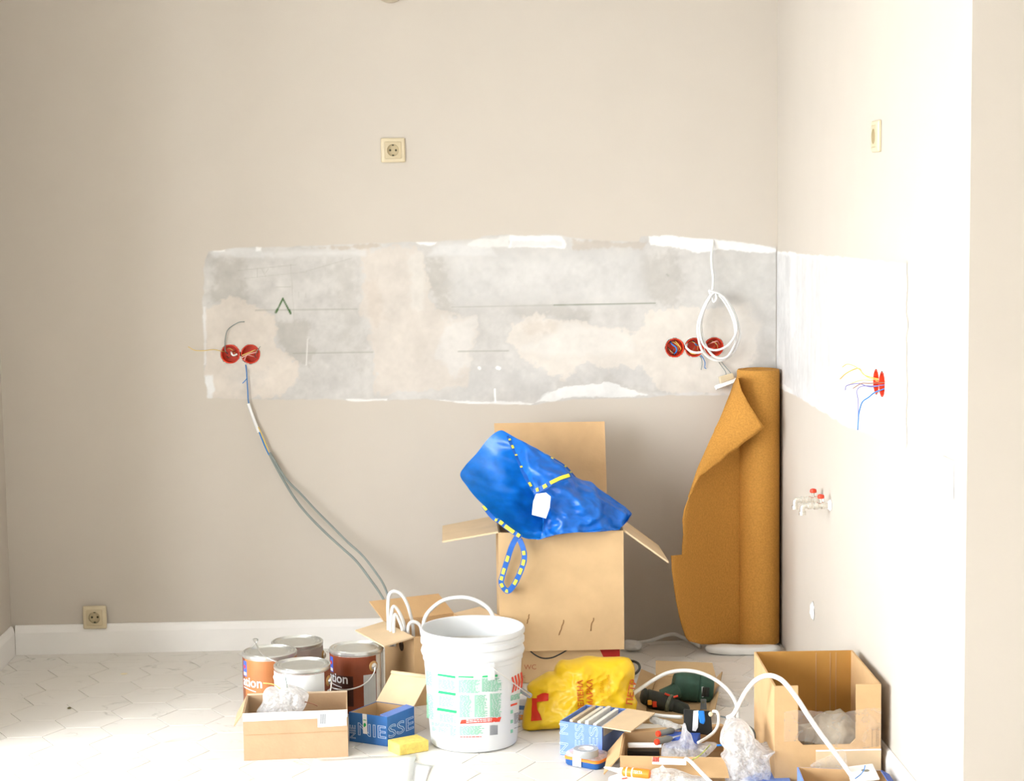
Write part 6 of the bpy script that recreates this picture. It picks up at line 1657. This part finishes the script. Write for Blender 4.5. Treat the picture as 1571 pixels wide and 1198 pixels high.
# lower right: blue carton with a white frame, flat blue lid
h2 = 0.075
Q2 = [FL(1216, 1215), FL(1345, 1222), FL(1352, 1182, h2), FL(1223, 1177, h2)]
Q2 = [Vector((q.x, q.y, 0.0005)) for q in Q2]
bx = Q2[3]; w_ = (Q2[2]-Q2[3])
Q2[0] = bx+Vector((-0.008, -0.12, 0)); Q2[1] = bx+w_+Vector((-0.004, -0.12, 0))
for q in Q2: q.y -= 0.0
t = thing('deep_blue_carton', 'blue-sided open carton at the bottom right in front of the large carton', 'box', sum(Q2, Vector())/4)
bm = NB(); add_open_box(bm, Q2, h2, 0.003); obj('body', bm, M_niess_l, t)
I2 = quad_inset(Q2, 0.0034); bm = NB(); add_rings(bm, [[q+up*(h2+0.0006) for q in I2], [q+up*0.004 for q in I2]], cap0=False); obj('lining', bm, M_card, t)
bm = NB(); add_slab(bm, Q2[1]+up*h2, Q2[2]+up*h2, (0.6, 0.0, -0.35), 0.022, 0.003); obj('side_flap', bm, mat('deep_blue_card', (0.02, 0.06, 0.30), 0.6), t)
z6 = Zm(1100, 1090, 5.61)
zf = 0.079
P4 = [FL(*z6(1120, 490), zf), FL(*z6(1340, 462), zf+0.004), FL(*z6(1400, 590), zf), FL(*z6(1150, 620), zf)]
t = thing('white_frame_plate', 'white plastic plate with a round grey hole resting on the bottom right carton', 'plate', sum(P4, Vector())/4)
bm = NB(); quad_slab(bm, P4, 0.005); bevel(bm, 0.001, 1); obj('plate', bm, M_white, t)
c_ = P4[0].lerp(P4[1], 0.62).lerp(P4[3].lerp(P4[2], 0.62), 0.42)+up*0.0024
bm = NB(); add_lathe(bm, c_, (0, 0, 1), [(0.010, 0), (0.010, 0.0012)], 20); obj('round_hole', bm, mat('grey_recess', (0.25, 0.25, 0.22), 0.7), t)
tag(tube_obj('thin_blue_wire', [FL(*z6(1275, 470), zf+0.03), FL(*z6(1265, 510), zf+0.02), FL(*z6(1235, 550), zf+0.012), FL(*z6(1190, 585), zf+0.008)], 0.0013, M_blue_w, None, FL(*z6(1235, 540), zf), n=6), 'thin blue wire curling over the white plate at the bottom right', 'wire')
P = Pillow([z6(800, 480), z6(860, 430), z6(960, 390), z6(1060, 340), z6(1110, 370), z6(1115, 470), z6(1080, 500), z6(900, 500)], Q[0].y-0.02, 0.0, 0.008, 0.006, amp=0.003, nscale=30, n=48, rings=8, seed=8)
tag(obj('film_scrap', P.build(), film('faint_film', (0.92, 0.90, 0.86), 0.22, 0.12, 20, 0.12), None, V(*z6(960, 500), Q[0].y-0.02), smooth=True), 'limp clear film scrap against the pale outer flap of the large carton', 'film')
P4 = [FL(*z6(240, 575), 0.035), FL(*z6(430, 520), 0.035), FL(*z6(615, 545), 0.035), FL(*z6(640, 640), 0.035), FL(*z6(220, 680), 0.035)]
bm = NB(); add_hex(bm, [Vector((q.x, q.y, 0.0005)) for q in P4], P4)
tag(obj('flat_blue_box', bm, M_niess_l, None, Vector((P4[2].x-0.03, P4[2].y-0.02, 0.0005))), 'flat light blue box at the bottom edge below the film wad', 'box')

# ================================================================== thick white cables looping across the tools
tag(tube_obj('white_hose', [V(970, 1066, -0.975), V(976, 1061, -0.97), V(998, 1046, -0.95), V(1022, 1033, -0.94), V(1048, 1028.5, -0.94), V(1074, 1032, -0.95), V(1098, 1043, -0.96), V(1116, 1058, -0.98), V(1127, 1074, -1.0), V(1131, 1088, -1.02), V(1132, 1105, -1.05), V(1130, 1128, -1.10)], 0.0058, M_white_cable, None, V(1048, 1090, -0.95)), 'white cable arching from the yellow bag over the drill', 'cable')
tag(tube_obj('white_conduit', [V(1116, 1101, -1.50), V(1124, 1097, -1.51), V(1131, 1086, -1.53), V(1140, 1068, -1.55), V(1150, 1053, -1.58), V(1163, 1041, -1.62), V(1180, 1036, -1.67), V(1196, 1041, -1.69), V(1208, 1052, -1.705), V(1224, 1073, -1.71), V(1240, 1098, -1.715), V(1260, 1127, -1.72), V(1285, 1160, -1.73), V(1305, 1188, -1.75), V(1330, 1225, -1.78)], 0.0062, M_white_cable, None, V(1200, 1100, -1.66)), 'white cable arching over the front of the large carton down to the bottom edge', 'cable')
tag(tube_obj('white_lead', [V(985, 1093, -1.20), V(1000, 1096, -1.21), V(1020, 1098.5, -1.215), V(1047, 1100, -1.22)], 0.0052, M_white_cable, None, V(1015, 1097, -1.21)), 'straight white lead lying behind the parts carton, ending at the black box', 'cable')
tag(tube_obj('dark_strap', [V(1100, 1098, -1.27), V(1118, 1102, -1.30), V(1148, 1114, -1.40), V(1157, 1124, -1.42), V(1157, 1136, -1.42), V(1154, 1142, -1.41)], 0.0035, mat('slate_strap', (0.16, 0.19, 0.20), 0.6), None, V(1140, 1115, -1.38), flat=(1.2, 0.6)), 'slate grey strap passing behind the film wad', 'strap')
# floor crumbs
for (x, y, m, lab, nm) in ((190.5, 1034.5, mat('cream_chip', (0.86, 0.76, 0.55), 0.8), 'tiny cream chip on the tiles before the baseboard', 'chip'), (106.5, 1087, mat('dark_chip', (0.14, 0.12, 0.05), 0.8), 'tiny dark chip on the tiles in the left foreground', 'chip')):
    c_ = FL(x, y); bm = NB(); bmesh.ops.create_icosphere(bm, subdivisions=2, radius=1)
    for v in bm.verts: v.co = c_+Vector((v.co.x*(0.012 if y < 1050 else 0.006)*(1+0.3*fbm(v.co, 2)), v.co.y*0.008*(1+0.3*fbm(v.co, 3)), 0.0022+v.co.z*0.002))
    tag(obj('floor_chip', bm, m, None, c_, smooth=True), lab, 'debris')
